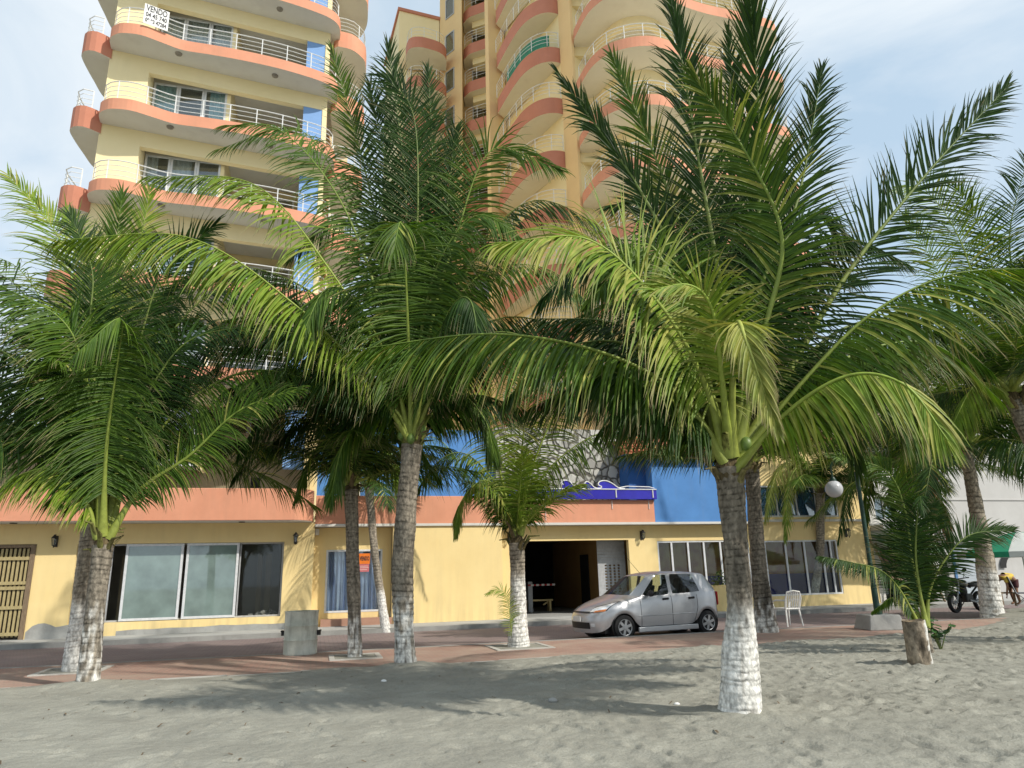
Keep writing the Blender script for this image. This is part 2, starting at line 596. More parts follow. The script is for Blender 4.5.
def build_sand():
    us = np.concatenate([np.arange(-90, -6, 2.0), np.arange(-6, 3, .15), np.arange(3, 27, 0.038), np.arange(27, 34, .07), np.arange(34, 130, 2.0)])
    vs = np.concatenate([np.arange(2.6, 8.0, 0.12), np.arange(8.0, 20.5, 0.045), np.arange(20.5, 26, 0.3), np.arange(26, 120, 4.0)])
    U, V = np.meshgrid(us, vs, indexing='ij')
    npr = np.random.RandomState(5)

    def vnoise(scale, seed):
        r = np.random.RandomState(seed)
        G = r.rand(260, 260)
        a, b = (U + 95) / scale, (V + 5) / scale
        i, j = np.floor(a).astype(int), np.floor(b).astype(int)
        fa, fb = a - i, b - j
        fa, fb = fa * fa * (3 - 2 * fa), fb * fb * (3 - 2 * fb)
        i0, i1, j0, j1 = i % 260, (i + 1) % 260, j % 260, (j + 1) % 260
        return (G[i0, j0] * (1 - fa) + G[i1, j0] * fa) * (1 - fb) + (G[i0, j1] * (1 - fa) + G[i1, j1] * fa) * fb - 0.5
    E_ = sand_edge(U) + vnoise(1.3, 1) * 0.35 + vnoise(0.35, 2) * 0.22
    d = V - E_
    Z = 0.10 + np.clip(d * 0.12, -0.3, 0.035) + vnoise(2.6, 3) * 0.07 * np.clip(d, 0, 1) + vnoise(0.9, 4) * 0.035 * np.clip(d * 2, 0, 1)
    Z += vnoise(0.3, 6) * 0.018 * np.clip(d * 2, 0, 1) + vnoise(0.14, 7) * 0.012 * np.clip(d * 2, 0, 1)
    # foot prints: pressed ovals with a pushed-up rim
    nd = 8500
    pu = npr.uniform(3, 33, nd)
    pv = npr.uniform(8.6, 20.4, nd)
    right = np.clip((pu - 7) / 8, 0.22, 1)
    for k in range(nd):
        if npr.rand() > right[k]:
            continue
        if pv[k] < sand_edge(pu[k]) + 0.25:
            continue
        i0, i1 = np.searchsorted(us, [pu[k] - .45, pu[k] + .45])
        j0, j1 = np.searchsorted(vs, [pv[k] - .45, pv[k] + .45])
        a = npr.uniform(0, pi)
        su, sv = U[i0:i1, j0:j1] - pu[k], V[i0:i1, j0:j1] - pv[k]
        x, y = su * cos(a) + sv * sin(a), -su * sin(a) + sv * cos(a)
        L, W = npr.uniform(.07, .14), npr.uniform(.04, .07)
        q = (x / L) ** 2 + (y / W) ** 2
        dep = npr.uniform(.008, .034)
        Z[i0:i1, j0:j1] += -dep * np.exp(-q * 1.1) + dep * 0.45 * np.exp(-(np.sqrt(q) - 1.7) ** 2 * 4)
    # small heaps where the trunks come out of the sand
    for (px, py), hh, ww in (((2.26, 8.04), .07, .45), ((-1.9, 12.9), .06, .5), ((-6.6, 11.6), .07, .5), ((6.04, 11.4), .05, .4), ((13.9, 22.0), .1, .9)):
        cu_, cv_ = to_uv((px, py))
        Z += hh * np.exp(-((U - cu_) ** 2 + (V - cv_) ** 2) / ww ** 2)
    Z[d < -0.35] = np.minimum(Z[d < -0.35], 0.04)
    X = P0.x + U * CU + V * SU
    Y = P0.y + U * SU - V * CU
    nu, nv = U.shape
    co = np.stack([X, Y, Z], -1).reshape(-1, 3)
    idx = np.arange(nu * nv).reshape(nu, nv)
    q = np.stack([idx[:-1, :-1], idx[:-1, 1:], idx[1:, 1:], idx[1:, :-1]], -1).reshape(-1, 4)
    keep = (d[:-1, :-1] > -0.9).reshape(-1)
    q = q[keep]
    me = bpy.data.meshes.new('sand')
    me.vertices.add(len(co))
    me.vertices.foreach_set('co', co.astype(np.float32).ravel())
    me.loops.add(len(q) * 4)
    me.loops.foreach_set('vertex_index', q[:, ::-1].astype(np.int32).ravel())
    me.polygons.add(len(q))
    me.polygons.foreach_set('loop_start', np.arange(0, len(q) * 4, 4, dtype=np.int32))
    me.polygons.foreach_set('loop_total', np.full(len(q), 4, dtype=np.int32))
    me.polygons.foreach_set('use_smooth', np.ones(len(q), dtype=bool))
    me.update(calc_edges=True)
    if me.polygons[0].normal.z < 0:
        me.flip_normals()
    m = pm('beach_sand', (0.345, 0.342, 0.295), (0.27, 0.268, 0.232), 1.3, 0.95, 0.0, 130, spec=0.12, detail=12,
           stain=0.35, stain_col=(0.19, 0.18, 0.155))
    N_, L_ = m.node_tree.nodes, m.node_tree.links
    b_ = N_['Principled BSDF']
    tc_ = [n for n in N_ if n.type == 'TEX_COORD'][0]
    src = b_.inputs['Base Color'].links[0].from_socket
    gr = N_.new('ShaderNodeTexNoise')           # grains and dark flecks
    gr.inputs['Scale'].default_value = 70
    gr.inputs['Detail'].default_value = 6
    gr.inputs['Roughness'].default_value = .8
    L_.new(tc_.outputs['Object'], gr.inputs['Vector'])
    rr = N_.new('ShaderNodeValToRGB')
    rr.color_ramp.elements[0].position, rr.color_ramp.elements[1].position = .30, .62
    rr.color_ramp.elements[0].color = (.66, .64, .61, 1)
    rr.color_ramp.elements[1].color = (1.08, 1.08, 1.08, 1)
    L_.new(gr.outputs['Fac'], rr.inputs['Fac'])
    mm = N_.new('ShaderNodeMix')
    mm.data_type = 'RGBA'
    mm.blend_type = 'MULTIPLY'
    mm.inputs['Factor'].default_value = 1
    L_.new(src, mm.inputs['A'])
    L_.new(rr.outputs['Color'], mm.inputs['B'])
    L_.new(mm.outputs['Result'], b_.inputs['Base Color'])
    prev = None
    for sc_, st_, di_ in ((9, .5, .06), (38, .4, .02), (150, .4, .006)):
        nn_ = N_.new('ShaderNodeTexNoise')
        nn_.inputs['Scale'].default_value = sc_
        nn_.inputs['Detail'].default_value = 5
        L_.new(tc_.outputs['Object'], nn_.inputs['Vector'])
        bb_ = N_.new('ShaderNodeBump')
        bb_.inputs['Strength'].default_value = st_
        bb_.inputs['Distance'].default_value = di_
        L_.new(nn_.outputs['Fac'], bb_.inputs['Height'])
        if prev:
            L_.new(prev.outputs['Normal'], bb_.inputs['Normal'])
        prev = bb_
    L_.new(prev.outputs['Normal'], b_.inputs['Normal'])
    me.materials.append(m)
    o = bpy.data.objects.new('sand', me)
    COL.objects.link(o)
    tag(o, kind='structure')


build_sand()

# painted/concrete rims round the tree pits in the promenade
for (u, v, s) in ((*to_uv((0.0, 16.1)), .62), (*to_uv((-3.23, 14.9)), .5), (*to_uv((-8.1, 13.74)), .55)):
    mb = MB()
    for (a0, a1, b0, b1) in ((-s, s, -s, -s + .1), (-s, s, s - .1, s), (-s, -s + .1, -s + .1, s - .1), (s - .1, s, -s + .1, s - .1)):
        q = [uvw(u + a0, v + b1), uvw(u + a1, v + b1), uvw(u + a1, v + b0), uvw(u + a0, v + b0)]
        mb.prism([(p.x, p.y) for p in q], 0.0, 0.118)
    tag(mb.build('tree_pit_rim', edge_m), kind='structure')
    mb = MB()
    q = [uvw(u - s + .1, v + s - .1), uvw(u + s - .1, v + s - .1), uvw(u + s - .1, v - s + .1), uvw(u - s + .1, v - s + .1)]
    mb.prism([(p.x, p.y) for p in q], 0.0, 0.108)
    tag(mb.build('tree_pit_soil', MATS['beach_sand']), kind='structure')
# ================================================================== seafront building (ground floor row)
def wall(mb, u0, u1, z0, z1, v, th, openings=(), mi=0):
    """wall whose outer face is at v; solid pieces left round rectangular openings"""
    xs = sorted({u0, u1, *[o[0] for o in openings], *[o[1] for o in openings]})
    xs = [x for x in xs if u0 <= x <= u1]
    for a, b in zip(xs, xs[1:]):
        holes = sorted((o[2], o[3]) for o in openings if o[0] < (a + b) / 2 < o[1])
        z = z0
        for h0, h1 in holes:
            if h0 > z:
                mb.box(a, b, -v, -v + th, z, h0, mi)
            z = h1
        if z < z1:
            mb.box(a, b, -v, -v + th, z, z1, mi)


pod = thing('seafront_building', 'long yellow ground floor building with salmon parapet, shop windows and garage, behind the palms',
            'building', P0, YAW)

mb = MB()
wall(mb, -9, 8.2, 0.0, 3.38, 0.0, 0.22, [(-3.2, 0.33, 0.14, 2.80), (1.40, 7.28, 0.52, 2.78)])
mb.box(7.98, 8.2, .22, 1.0, 0, 3.38)
wall(mb, 8.2, 10.72, 0.0, 3.24, -0.45, 0.2, [(8.62, 10.40, 0.56, 2.50)])
mb.box(10.72, 14.45, -0.0, 0.3, 0.0, 3.24)
wall(mb, 14.45, 24.4, 0.0, 3.24, -0.35, 0.2, [(15.2, 19.32, 0.1, 2.72), (20.47, 24.32, 0.55, 2.66)])
wall(mb, 24.4, 30.0, 0.0, 6.6, -0.352, 0.2, [(25.0, 28.32, 0.55, 2.62), (24.9, 28.6, 3.52, 4.75)])
mb.box(29.8, 30.0, .56, 12, 0.0, 6.6)
mb.box(-9, -8.8, .22, 12, 0, 6.6)
mb.box(7.75, 8.12, .1, 0.5, 3.56, 6.7)
mb.build('wall', YEL, pod)

# left terrace slab and rounded parapet
arc = [(7.45 + .68 * sin(a), 0.12 + .68 * cos(a)) for a in np.linspace(0, pi / 2, 10)]
outer = [(-9.0, .80)] + arc + [(8.13, -.6)]
inner = [(7.95, -.6)] + [(7.45 + .50 * sin(a), 0.12 + .50 * cos(a)) for a in np.linspace(pi / 2, 0, 10)] + [(-9.0, .62)]
mb = MB().prism([(u, -v) for u, v in [(-9, .78)] + [(7.45 + .66 * sin(a), .12 + .66 * cos(a)) for a in np.linspace(0, pi / 2, 10)] + [(8.11, -9), (-9, -9)]], 3.385, 3.55)
mb.build('terrace_slab', SOF, pod)
mb = MB().prism([(u, -v) for u, v in outer + inner], 3.40, 4.38)
mb.build('parapet', ORA, pod, bevel=.015)
# middle parapet over the blue window and the garage, with a thin grey drip ledge
mb = MB().box(8.2, 14.6, -.02, .2, 3.33, 4.25).box(14.6, 20.28, -.02, .2, 3.33, 4.13)
mb.build('parapet', ORA, pod, bevel=.012)
mb = MB().box(8.2, 24.42, -.06, .3, 3.242, 3.328)
mb.build('drip_ledge', SOF, pod, bevel=.01)
mb = MB().box(8.14, 30, .25, 12, 3.33, 3.42).box(-9, 8.1, 9.2, 12, 3.4, 3.5).box(-9, 29.8, 11.8, 12.0, 0, 6.6)
mb.build('roof_slab', SOF, pod)
# back of the upper storey
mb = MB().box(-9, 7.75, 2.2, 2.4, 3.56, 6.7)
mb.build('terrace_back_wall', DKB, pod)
mb = MB().box(5.95, 6.25, 2.17, 2.2, 4.75, 5.1)
mb.build('vent', DARK, pod)
mb = MB()
wall(mb, 8.2, 14.6, 3.42, 6.9, -1.6, .2, [(8.95, 9.7, 3.42, 5.4)])
mb.box(8.95, 9.7, 2.4, 2.5, 3.42, 5.4, 1)
mb.build('blue_back_wall', [BLU, DARK], pod)

stone_m = bpy.data.materials.new('fieldstone_masonry')
stone_m.use_nodes = True
_n, _l = stone_m.node_tree.nodes, stone_m.node_tree.links
_tc = _n.new('ShaderNodeTexCoord')
_v1 = _n.new('ShaderNodeTexVoronoi')
_v1.feature = 'DISTANCE_TO_EDGE'
_v1.inputs['Scale'].default_value = 3.6
_v2 = _n.new('ShaderNodeTexVoronoi')
_v2.inputs['Scale'].default_value = 3.6
_dn = _n.new('ShaderNodeTexNoise')
_dn.inputs['Scale'].default_value = 2.2
_l.new(_tc.outputs['Object'], _dn.inputs['Vector'])
_dm = _n.new('ShaderNodeMix')
_dm.data_type = 'RGBA'
_dm.inputs['Factor'].default_value = .22
_l.new(_tc.outputs['Object'], _dm.inputs['A'])
_l.new(_dn.outputs['Color'], _dm.inputs['B'])
for _v in (_v1, _v2):
    _l.new(_dm.outputs['Result'], _v.inputs['Vector'])
_r1 = _n.new('ShaderNodeValToRGB')
_r1.color_ramp.elements[0].position = 0.02
_r1.color_ramp.elements[1].position = 0.13
_r1.color_ramp.elements[0].color = (0.24, 0.23, 0.20, 1)
_r1.color_ramp.elements[1].color = (1, 1, 1, 1)
_l.new(_v1.outputs['Distance'], _r1.inputs['Fac'])
_hs = _n.new('ShaderNodeMix')
_hs.data_type = 'RGBA'
_sep = _n.new('ShaderNodeSeparateColor')
_l.new(_v2.outputs['Color'], _sep.inputs[0])
_l.new(_sep.outputs[0], _hs.inputs['Factor'])
_hs.inputs['A'].default_value = (0.30, 0.29, 0.26, 1)
_hs.inputs['B'].default_value = (0.55, 0.54, 0.49, 1)
_mx = _n.new('ShaderNodeMix')
_mx.data_type = 'RGBA'
_mx.blend_type = 'MULTIPLY'
_mx.inputs['Factor'].default_value = 1
_l.new(_hs.outputs['Result'], _mx.inputs['A'])
_l.new(_r1.outputs['Color'], _mx.inputs['B'])
_l.new(_mx.outputs['Result'], _n['Principled BSDF'].inputs['Base Color'])
_n['Principled BSDF'].inputs['Roughness'].default_value = .9
_bp = _n.new('ShaderNodeBump')
_bp.inputs['Distance'].default_value = .05
_l.new(_r1.outputs['Color'], _bp.inputs['Height'])
_l.new(_bp.outputs['Normal'], _n['Principled BSDF'].inputs['Normal'])
MB().box(14.6, 19.55, 1.3, 1.6, 3.42, 7.0).build('stone_wall', stone_m, pod)
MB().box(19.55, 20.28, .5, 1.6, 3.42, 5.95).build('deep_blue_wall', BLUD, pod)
MB().box(20.28, 24.42, 0.0, .25, 3.33, 5.72).box(20.28, 20.5, .25, 3, 3.42, 5.72).box(24.2, 24.42, .25, 3, 3.42, 5.72).build('blue_wall', BLU, pod, bevel=.015)
# barrel-tile roof above the blue wall
tile_m = pm('terracotta_tiles', (0.50, 0.18, 0.085), (0.36, 0.115, 0.06), 4.0, .8, .3, 40, stain=.4, stain_col=(.16, .1, .07))
mb = MB()
for k in range(28):
    u = 19.4 + k * .2
    for j in range(9):
        y0, z0 = -.35 + j * .36, 5.70 + j * .17
        a = [(u + .095 * cos(t), y0, z0 + .075 * sin(t) + .03) for t in np.linspace(0, pi, 6)]
        b_ = [(u + .08 * cos(t), y0 + .40, z0 + .19 + .062 * sin(t)) for t in np.linspace(0, pi, 6)]
        for i in range(5):
            mb.quad(a[i], a[i + 1], b_[i + 1], b_[i])
mb.quad((19.3, -.3, 5.725), (25.0, -.3, 5.725), (25.0, 2.9, 7.22), (19.3, 2.9, 7.22))
mb.build('tiled_roof', tile_m, pod, smooth=True)
MB().box(19.3, 24.9, 2.9, 3.1, 3.42, 7.3).build('roof_wall', ORAD, pod)

# cobalt trim with white outlined waves
mb = MB().box(14.6, 20.34, -.17, -.02, 4.15, 4.52)
WAVE = [(16.72, 4.66), (16.66, 4.76), (16.80, 4.82), (16.97, 4.78), (17.12, 4.62), (17.30, 4.52), (17.52, 4.52), (17.59, 4.59), (17.53, 4.67), (17.62, 4.78), (17.76, 4.72), (17.93, 4.56),
        (18.14, 4.545), (18.20, 4.60), (18.09, 4.65), (18.08, 4.74), (18.21, 4.81), (18.40, 4.81), (18.62, 4.72), (18.88, 4.55), (19.1, 4.53)]
b0 = len(mb.v)
for x, z in WAVE:
    mb.v += [(x, -.12, z), (x, -.06, z), (x, -.12, 4.50), (x, -.06, 4.50)]
# the fill is built as a strip of slabs, robust for the curled outline
n = len(WAVE)
xs_ = np.linspace(16.7, 19.1, 61)
env = []
for x in xs_:
    zz = [4.50]
    for (xa, za), (xb, zb2) in zip(WAVE, WAVE[1:]):
        if min(xa, xb) <= x <= max(xa, xb) and xa != xb:
            zz.append(za + (zb2 - za) * (x - xa) / (xb - xa))
    env.append(max(zz))
del mb.v[b0:]
for i in range(60):
    b1 = len(mb.v)
    x0, x1 = xs_[i], xs_[i + 1]
    mb.v += [(x0, -.12, 4.5), (x1, -.12, 4.5), (x1, -.12, env[i + 1]), (x0, -.12, env[i]), (x0, -.06, 4.5), (x1, -.06, 4.5), (x1, -.06, env[i + 1]), (x0, -.06, env[i])]
    for q in ((0, 1, 2, 3), (7, 6, 5, 4), (3, 2, 6, 7)):
        mb.f.append(tuple(b1 + k for k in q))
        mb.m.append(0)
mb.tube([(x, -.125, z) for x, z in spline([(x, z, 0) for x, z in WAVE], 70)[:, :2]], .024, 5, 1)
mb.tube([(14.6, -.18, 4.5), (20.34, -.18, 4.5)], .02, 5, 1)
mb.tube([(18.7, -.1, 4.53), (19.2, -.1, 4.62), (20.1, -.1, 4.6), (20.3, -.1, 4.55)], .02, 5, 1)
for u in (16.05, 18.72, 20.18):
    mb.tube([(u, -.18, 4.5), (u, -.185, 4.2)], .022, 5, 1)
    mb.tube([(u - .12, -.035, 4.1), (u - .12, -.035, 3.8)], .014, 5, 1)
mb.tube([(16.05, -.05, 3.4), (16.05, -.05, 4.1)], .012, 5, 1)
mb.build('wave_trim', [COB, WHT], pod)

# bare cement along the foot of the wall, where the paint has come off
for (ua, ub, zs) in ((.36, 1.72, (.34, .5, .56, .57, .52, .45, .47, .5, .42, .3)), (2.7, 7.97, (.27, .30, .29, .31, .30, .30, .33, .31, .32, .3, .31, .29))):
    n = len(zs)
    mb = MB()
    for i in range(n - 1):
        a, b_ = ua + (ub - ua) * i / (n - 1), ua + (ub - ua) * (i + 1) / (n - 1)
        mb.quad((a, -.006, .1), (b_, -.006, .1), (b_, -.006, zs[i + 1]), (a, -.006, zs[i]))
    mb.build('cement_patch', CON, pod)
MB().box(8.5, 10.9, .0, .42, .1, .36).build('step', pm('brick_step', (.42, .24, .17), (.36, .2, .14), 3, .85), pod)
MB().box(-9, 30, -.12, .6, -.1, .145).build('plinth', side_m, pod)

# slatted timber gate
mb = MB()
for i in range(30):
    u = -3.12 + i * .111
    mb.box(u, u + .06, .02, .06, .22, 2.68)
for z in (.26, .98, 1.52, 1.66, 2.35):
    mb.box(-3.14, .2, -.02, .018, z, z + .09)
gt = mb.build('gate', BAMB, pod)
MB().box(.2, .325, -.03, .1, .14, 2.79).box(-3.2, .2, -.03, .1, 2.70, 2.79).build('gate_frame', WOOD, gt)
MB().box(-3.2, .33, .5, .55, .1, 2.9).build('gate_back', DIM, pod)


def room(u0, u1, z0, z1, y0, y1, mat, name='room'):
    """inside of a room, open towards the street"""
    mb = MB()
    t = .05
    mb.box(u0, u1, y1, y1 + t, z0, z1)
    mb.box(u0 - t, u0, y0, y1, z0, z1).box(u1, u1 + t, y0, y1, z0, z1)
    mb.box(u0, u1, y0, y1, z0 - t, z0).box(u0, u1, y0, y1, z1, z1 + t)
    return mb.build(name, mat, pod)


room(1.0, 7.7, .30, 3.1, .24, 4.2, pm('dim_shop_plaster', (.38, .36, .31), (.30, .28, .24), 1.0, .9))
# left shop: sliding white frames, an open bay on the left and on the right
def frame_rect(mb, u0, u1, z0, z1, y, w=.06, d=.05):
    mb.box(u0, u1, y, y + d, z0, z0 + w).box(u0, u1, y, y + d, z1 - w, z1)
    mb.box(u0, u0 + w, y, y + d, z0 + w, z1 - w).box(u1 - w, u1, y, y + d, z0 + w, z1 - w)


for (a, b_, y) in ((2.72, 4.33, .03), (4.42, 5.94, .03)):
    mb = MB()
    frame_rect(mb, a, b_, .54, 2.77, y, .07)
    w = mb.build('window', WHTM, pod)
    MB().box(a + .07, b_ - .07, y + .02, y + .03, .61, 2.70).build('pane', G_SHOP, w)
mb = MB()
frame_rect(mb, 1.42, 7.27, .523, 2.777, .1, .05)
mb.box(2.3, 2.36, .1, .15, .573, 2.727)
mb.build('window_rail', GREYM, pod)
w = MB().box(5.96, 6.0, .11, .14, .58, 2.72).build('window', GREYM, pod)
MB().box(6.0, 7.2, .12, .125, .58, 2.72).build('pane', G_REST, w)
w = MB().box(1.47, 1.5, .11, .14, .58, 2.72).build('window', GREYM, pod)
MB().box(1.5, 2.3, .12, .125, .58, 2.72).build('pane', G_REST, w)
for (a, b_, y) in ((6.35, 6.5, 2.4), (6.62, 6.8, 2.42), (2.3, 2.6, 1.5)):
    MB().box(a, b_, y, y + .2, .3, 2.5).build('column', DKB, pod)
# blue curtained window
mb = MB()
frame_rect(mb, 8.60, 10.42, .54, 2.52, .44, .06)
mb.box(9.46, 9.51, .45, .485, .6, 2.46)
w = mb.build('window', WHTM, pod)
MB().box(8.66, 10.36, .47, .475, .6, 2.46).build('pane', G_CLEAR, w)
mb = MB()
for i in range(120):
    x0, x1 = 8.63 + i * .0145, 8.63 + (i + 1) * .0145
    f = lambda x: .56 + .035 * sin(x * 41) + .015 * sin(x * 97)
    mb.quad((x0, f(x0), .56), (x1, f(x1), .56), (x1, f(x1), 2.5), (x0, f(x0), 2.5))
mb.build('curtain', CURT, w, smooth=True)
# garage: passage with ochre side wall, grey shutter panel with square holes
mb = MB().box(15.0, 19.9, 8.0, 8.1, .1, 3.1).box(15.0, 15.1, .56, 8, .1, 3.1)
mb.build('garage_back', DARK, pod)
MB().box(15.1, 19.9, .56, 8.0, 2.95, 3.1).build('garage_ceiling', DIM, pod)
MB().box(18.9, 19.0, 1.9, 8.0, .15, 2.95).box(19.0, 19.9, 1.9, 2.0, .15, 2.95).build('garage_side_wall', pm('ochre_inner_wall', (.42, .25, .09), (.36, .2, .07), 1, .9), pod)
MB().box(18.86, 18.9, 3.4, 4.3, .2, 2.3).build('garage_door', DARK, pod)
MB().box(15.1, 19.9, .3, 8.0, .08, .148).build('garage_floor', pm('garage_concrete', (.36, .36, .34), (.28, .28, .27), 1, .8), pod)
mb = MB()
holes = [(18.62 + .17 * i, 18.62 + .17 * i + .09, .75 + .105 * j, .75 + .105 * j + .06) for i in range(4) for j in range(11)]
wall(mb, 18.35, 19.45, .15, 2.0, -1.05, .03, holes)
for j in range(8):
    mb.box(18.35, 19.45, 1.05 + (.0 if j % 2 else .012), 1.08, 2.0 + j * .115, 2.0 + (j + 1) * .115 - .004)
mb.build('shutter', GREYM, pod)
# restaurant front: mullioned dark glass
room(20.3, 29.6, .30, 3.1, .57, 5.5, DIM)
RSTM = pm('restaurant_mural', (.50, .40, .12), (.28, .10, .05), 1.1, .9, detail=2)
MB().box(20.35, 29.5, 1.9, 1.95, 1.35, 2.95).build('inner_wall', RSTM, pod)
MB().box(20.35, 29.5, 1.85, 1.9, .35, 1.35).build('inner_dado', pm('blue_dado', (.035, .04, .22), (.03, .03, .18), 2, .8), pod)
for (a, b_, mull, z1) in ((20.47, 24.32, (21.06, 21.74, 22.4, 23.1, 23.75), 2.66), (25.0, 28.32, (25.95, 26.8, 27.62, 28.0), 2.62)):
    mb = MB()
    frame_rect(mb, a, b_, .55, z1, .37, .06)
    for m_ in mull:
        mb.box(m_ - .035, m_ + .035, .375, .415, .61, z1 - .06)
    w = mb.build('window', WHTM, pod)
    MB().box(a + .06, b_ - .06, .44, .445, .61, z1 - .06).build('pane', G_REST, w)
mb = MB()
frame_rect(mb, 24.9, 28.6, 3.52, 4.75, .37, .06)
for m_ in (25.8, 26.7, 27.6):
    mb.box(m_ - .03, m_ + .03, .375, .415, 3.58, 4.69)
w = mb.build('window', WHTM, pod)
MB().box(24.96, 28.54, .44, .445, 3.58, 4.69).build('pane', glass('blue_teal_glass', (.25, .45, .6), (.06, .2, .36), .5, .2), w)
MB().box(24.5, 29.6, 1.0, 1.1, 3.43, 6.5).build('upper_inner_wall', DIM, pod)
MB().box(24.2, 30.2, -.05, 12, 6.602, 6.75).build('upper_roof', ORAD, pod)


def lantern(u, v, z, parent):
    y = -v
    mb = MB().box(u - .05, u + .05, y - .02, y, z - .16, z + .16)
    mb.tube([(u, y - .01, z + .05), (u, y - .1, z + .2), (u, y - .17, z + .17)], .012, 5)
    c = (u, y - .17, z)
    mb.lathe([(.02, .19), (.03, .17), (.085, .10), (.09, .085), (.05, .09)], c, n=8)
    mb.lathe([(.05, -.13), (.05, -.115), (.015, -.15), (.012, -.19)], c, n=8)
    for k in range(4):
        a = pi / 4 + k * pi / 2
        mb.tube([(c[0] + .082 * cos(a), c[1] + .082 * sin(a), z + .09), (c[0] + .05 * cos(a), c[1] + .05 * sin(a), z - .12)], .007, 4)
    o = mb.build('wall_lantern', IRON, parent)
    MB().lathe([(.045, -.115), (.072, .085)], c, n=8).build('lantern_glass', G_CLEAR, o)


for (u, v) in ((.82, 0), (7.62, 0), (14.78, -.35), (19.85, -.35), (28.8, -.352)):
    lantern(u, v, 2.87, pod)
# white junction box at the corner, downlights under the terrace
MB().box(8.22, 8.34, .3, .42, 3.0, 3.2).build('junction_box', WHT, pod)
mb = MB()
for u in (-.2, 2.45, 6.0):
    MB().lathe([(.09, 0), (.1, .02)], (u, -.45, 3.362), n=14).build('downlight', IRON, pod)


# ================================================================== railings
def railing(name, pts, z, parent, h=.65, nr=4, rad=.02, post=.9, mat=WHT, closed=False):
    """tube rails on posts along a plan curve"""
    pts = [(p[0], p[1], z) for p in pts]
    L = sum((Vector(a) - Vector(b)).length for a, b in zip(pts, pts[1:]))
    C = spline(pts, max(8, int(L / .28)))
    mb = MB()
    for k in range(nr):
        zz = h * (k + 1) / nr
        mb.tube([(p[0], p[1], z + zz) for p in C], rad if k == nr - 1 else rad * .6, 5)
    npost = max(2, int(L / post) + 1)
    for p in C[np.linspace(0, len(C) - 1, npost).astype(int)]:
        mb.tube([(p[0], p[1], z), (p[0], p[1], z + h)], rad, 5)
    return mb.build(name, mat, parent)


def inset(pts, d):
    """shift a plan curve sideways by d (to its left)"""
    out = []
    for i, p in enumerate(pts):
        a, b = pts[max(i - 1, 0)], pts[min(i + 1, len(pts) - 1)]
        tx, ty = b[0] - a[0], b[1] - a[1]
        l = hypot(tx, ty) or 1
        out.append((p[0] - ty / l * d, p[1] + tx / l * d))
    return out


# ================================================================== left tower (same frame as the street front)
lt = thing('apartment_tower', 'left yellow apartment tower with wavy salmon balconies and blue panels, above the shop',
           'apartment tower', P0, YAW)
FRONT = [(.52, .45), (.60, .88), (.84, 1.14), (1.1, 1.27), (1.68, 1.3), (2.3, 1.08), (2.92, .86), (3.79, .84), (4.81, .80), (6.1, .66), (7.21, .42),
         (7.9, .18), (8.22, -.15), (8.3, -.6)]
FRONT = [(p[0], p[1]) for p in spline([(u, -v, 0) for u, v in FRONT], 60)]     # local x, y
wl = lambda u, off=0: -(.38 - .13 * u + off)                                 # wall line (local y)
TOPS = [8.25 + 3.0 * k for k in range(8)]
mb = MB()
mb.prism([(.5, wl(.5) + 2.6), (8.0, wl(8.0) + 2.6), (9.0, 12), (-.0, 12)], 3.5, 30.6)          # core behind the loggias
mb.prism([(.5, wl(.5)), (1.75, wl(1.75)), (1.75, wl(1.75) + 2.6), (.5, wl(.5) + 2.6)], 3.56, 30.6)   # left pier
mb.prism([(7.75, wl(7.75)), (7.92, wl(7.92)), (7.92, wl(7.92) + 2.6), (7.75, wl(7.75) + 2.6)], 5, 30.6)
for z in TOPS:
    mb.prism([(1.75, wl(1.75) + .003), (7.75, wl(7.75) + .003), (7.75, wl(7.75) + .25), (1.75, wl(1.75) + .25)], z - .42 - .60, z - .40)
mb.build('wall', YELT, lt)
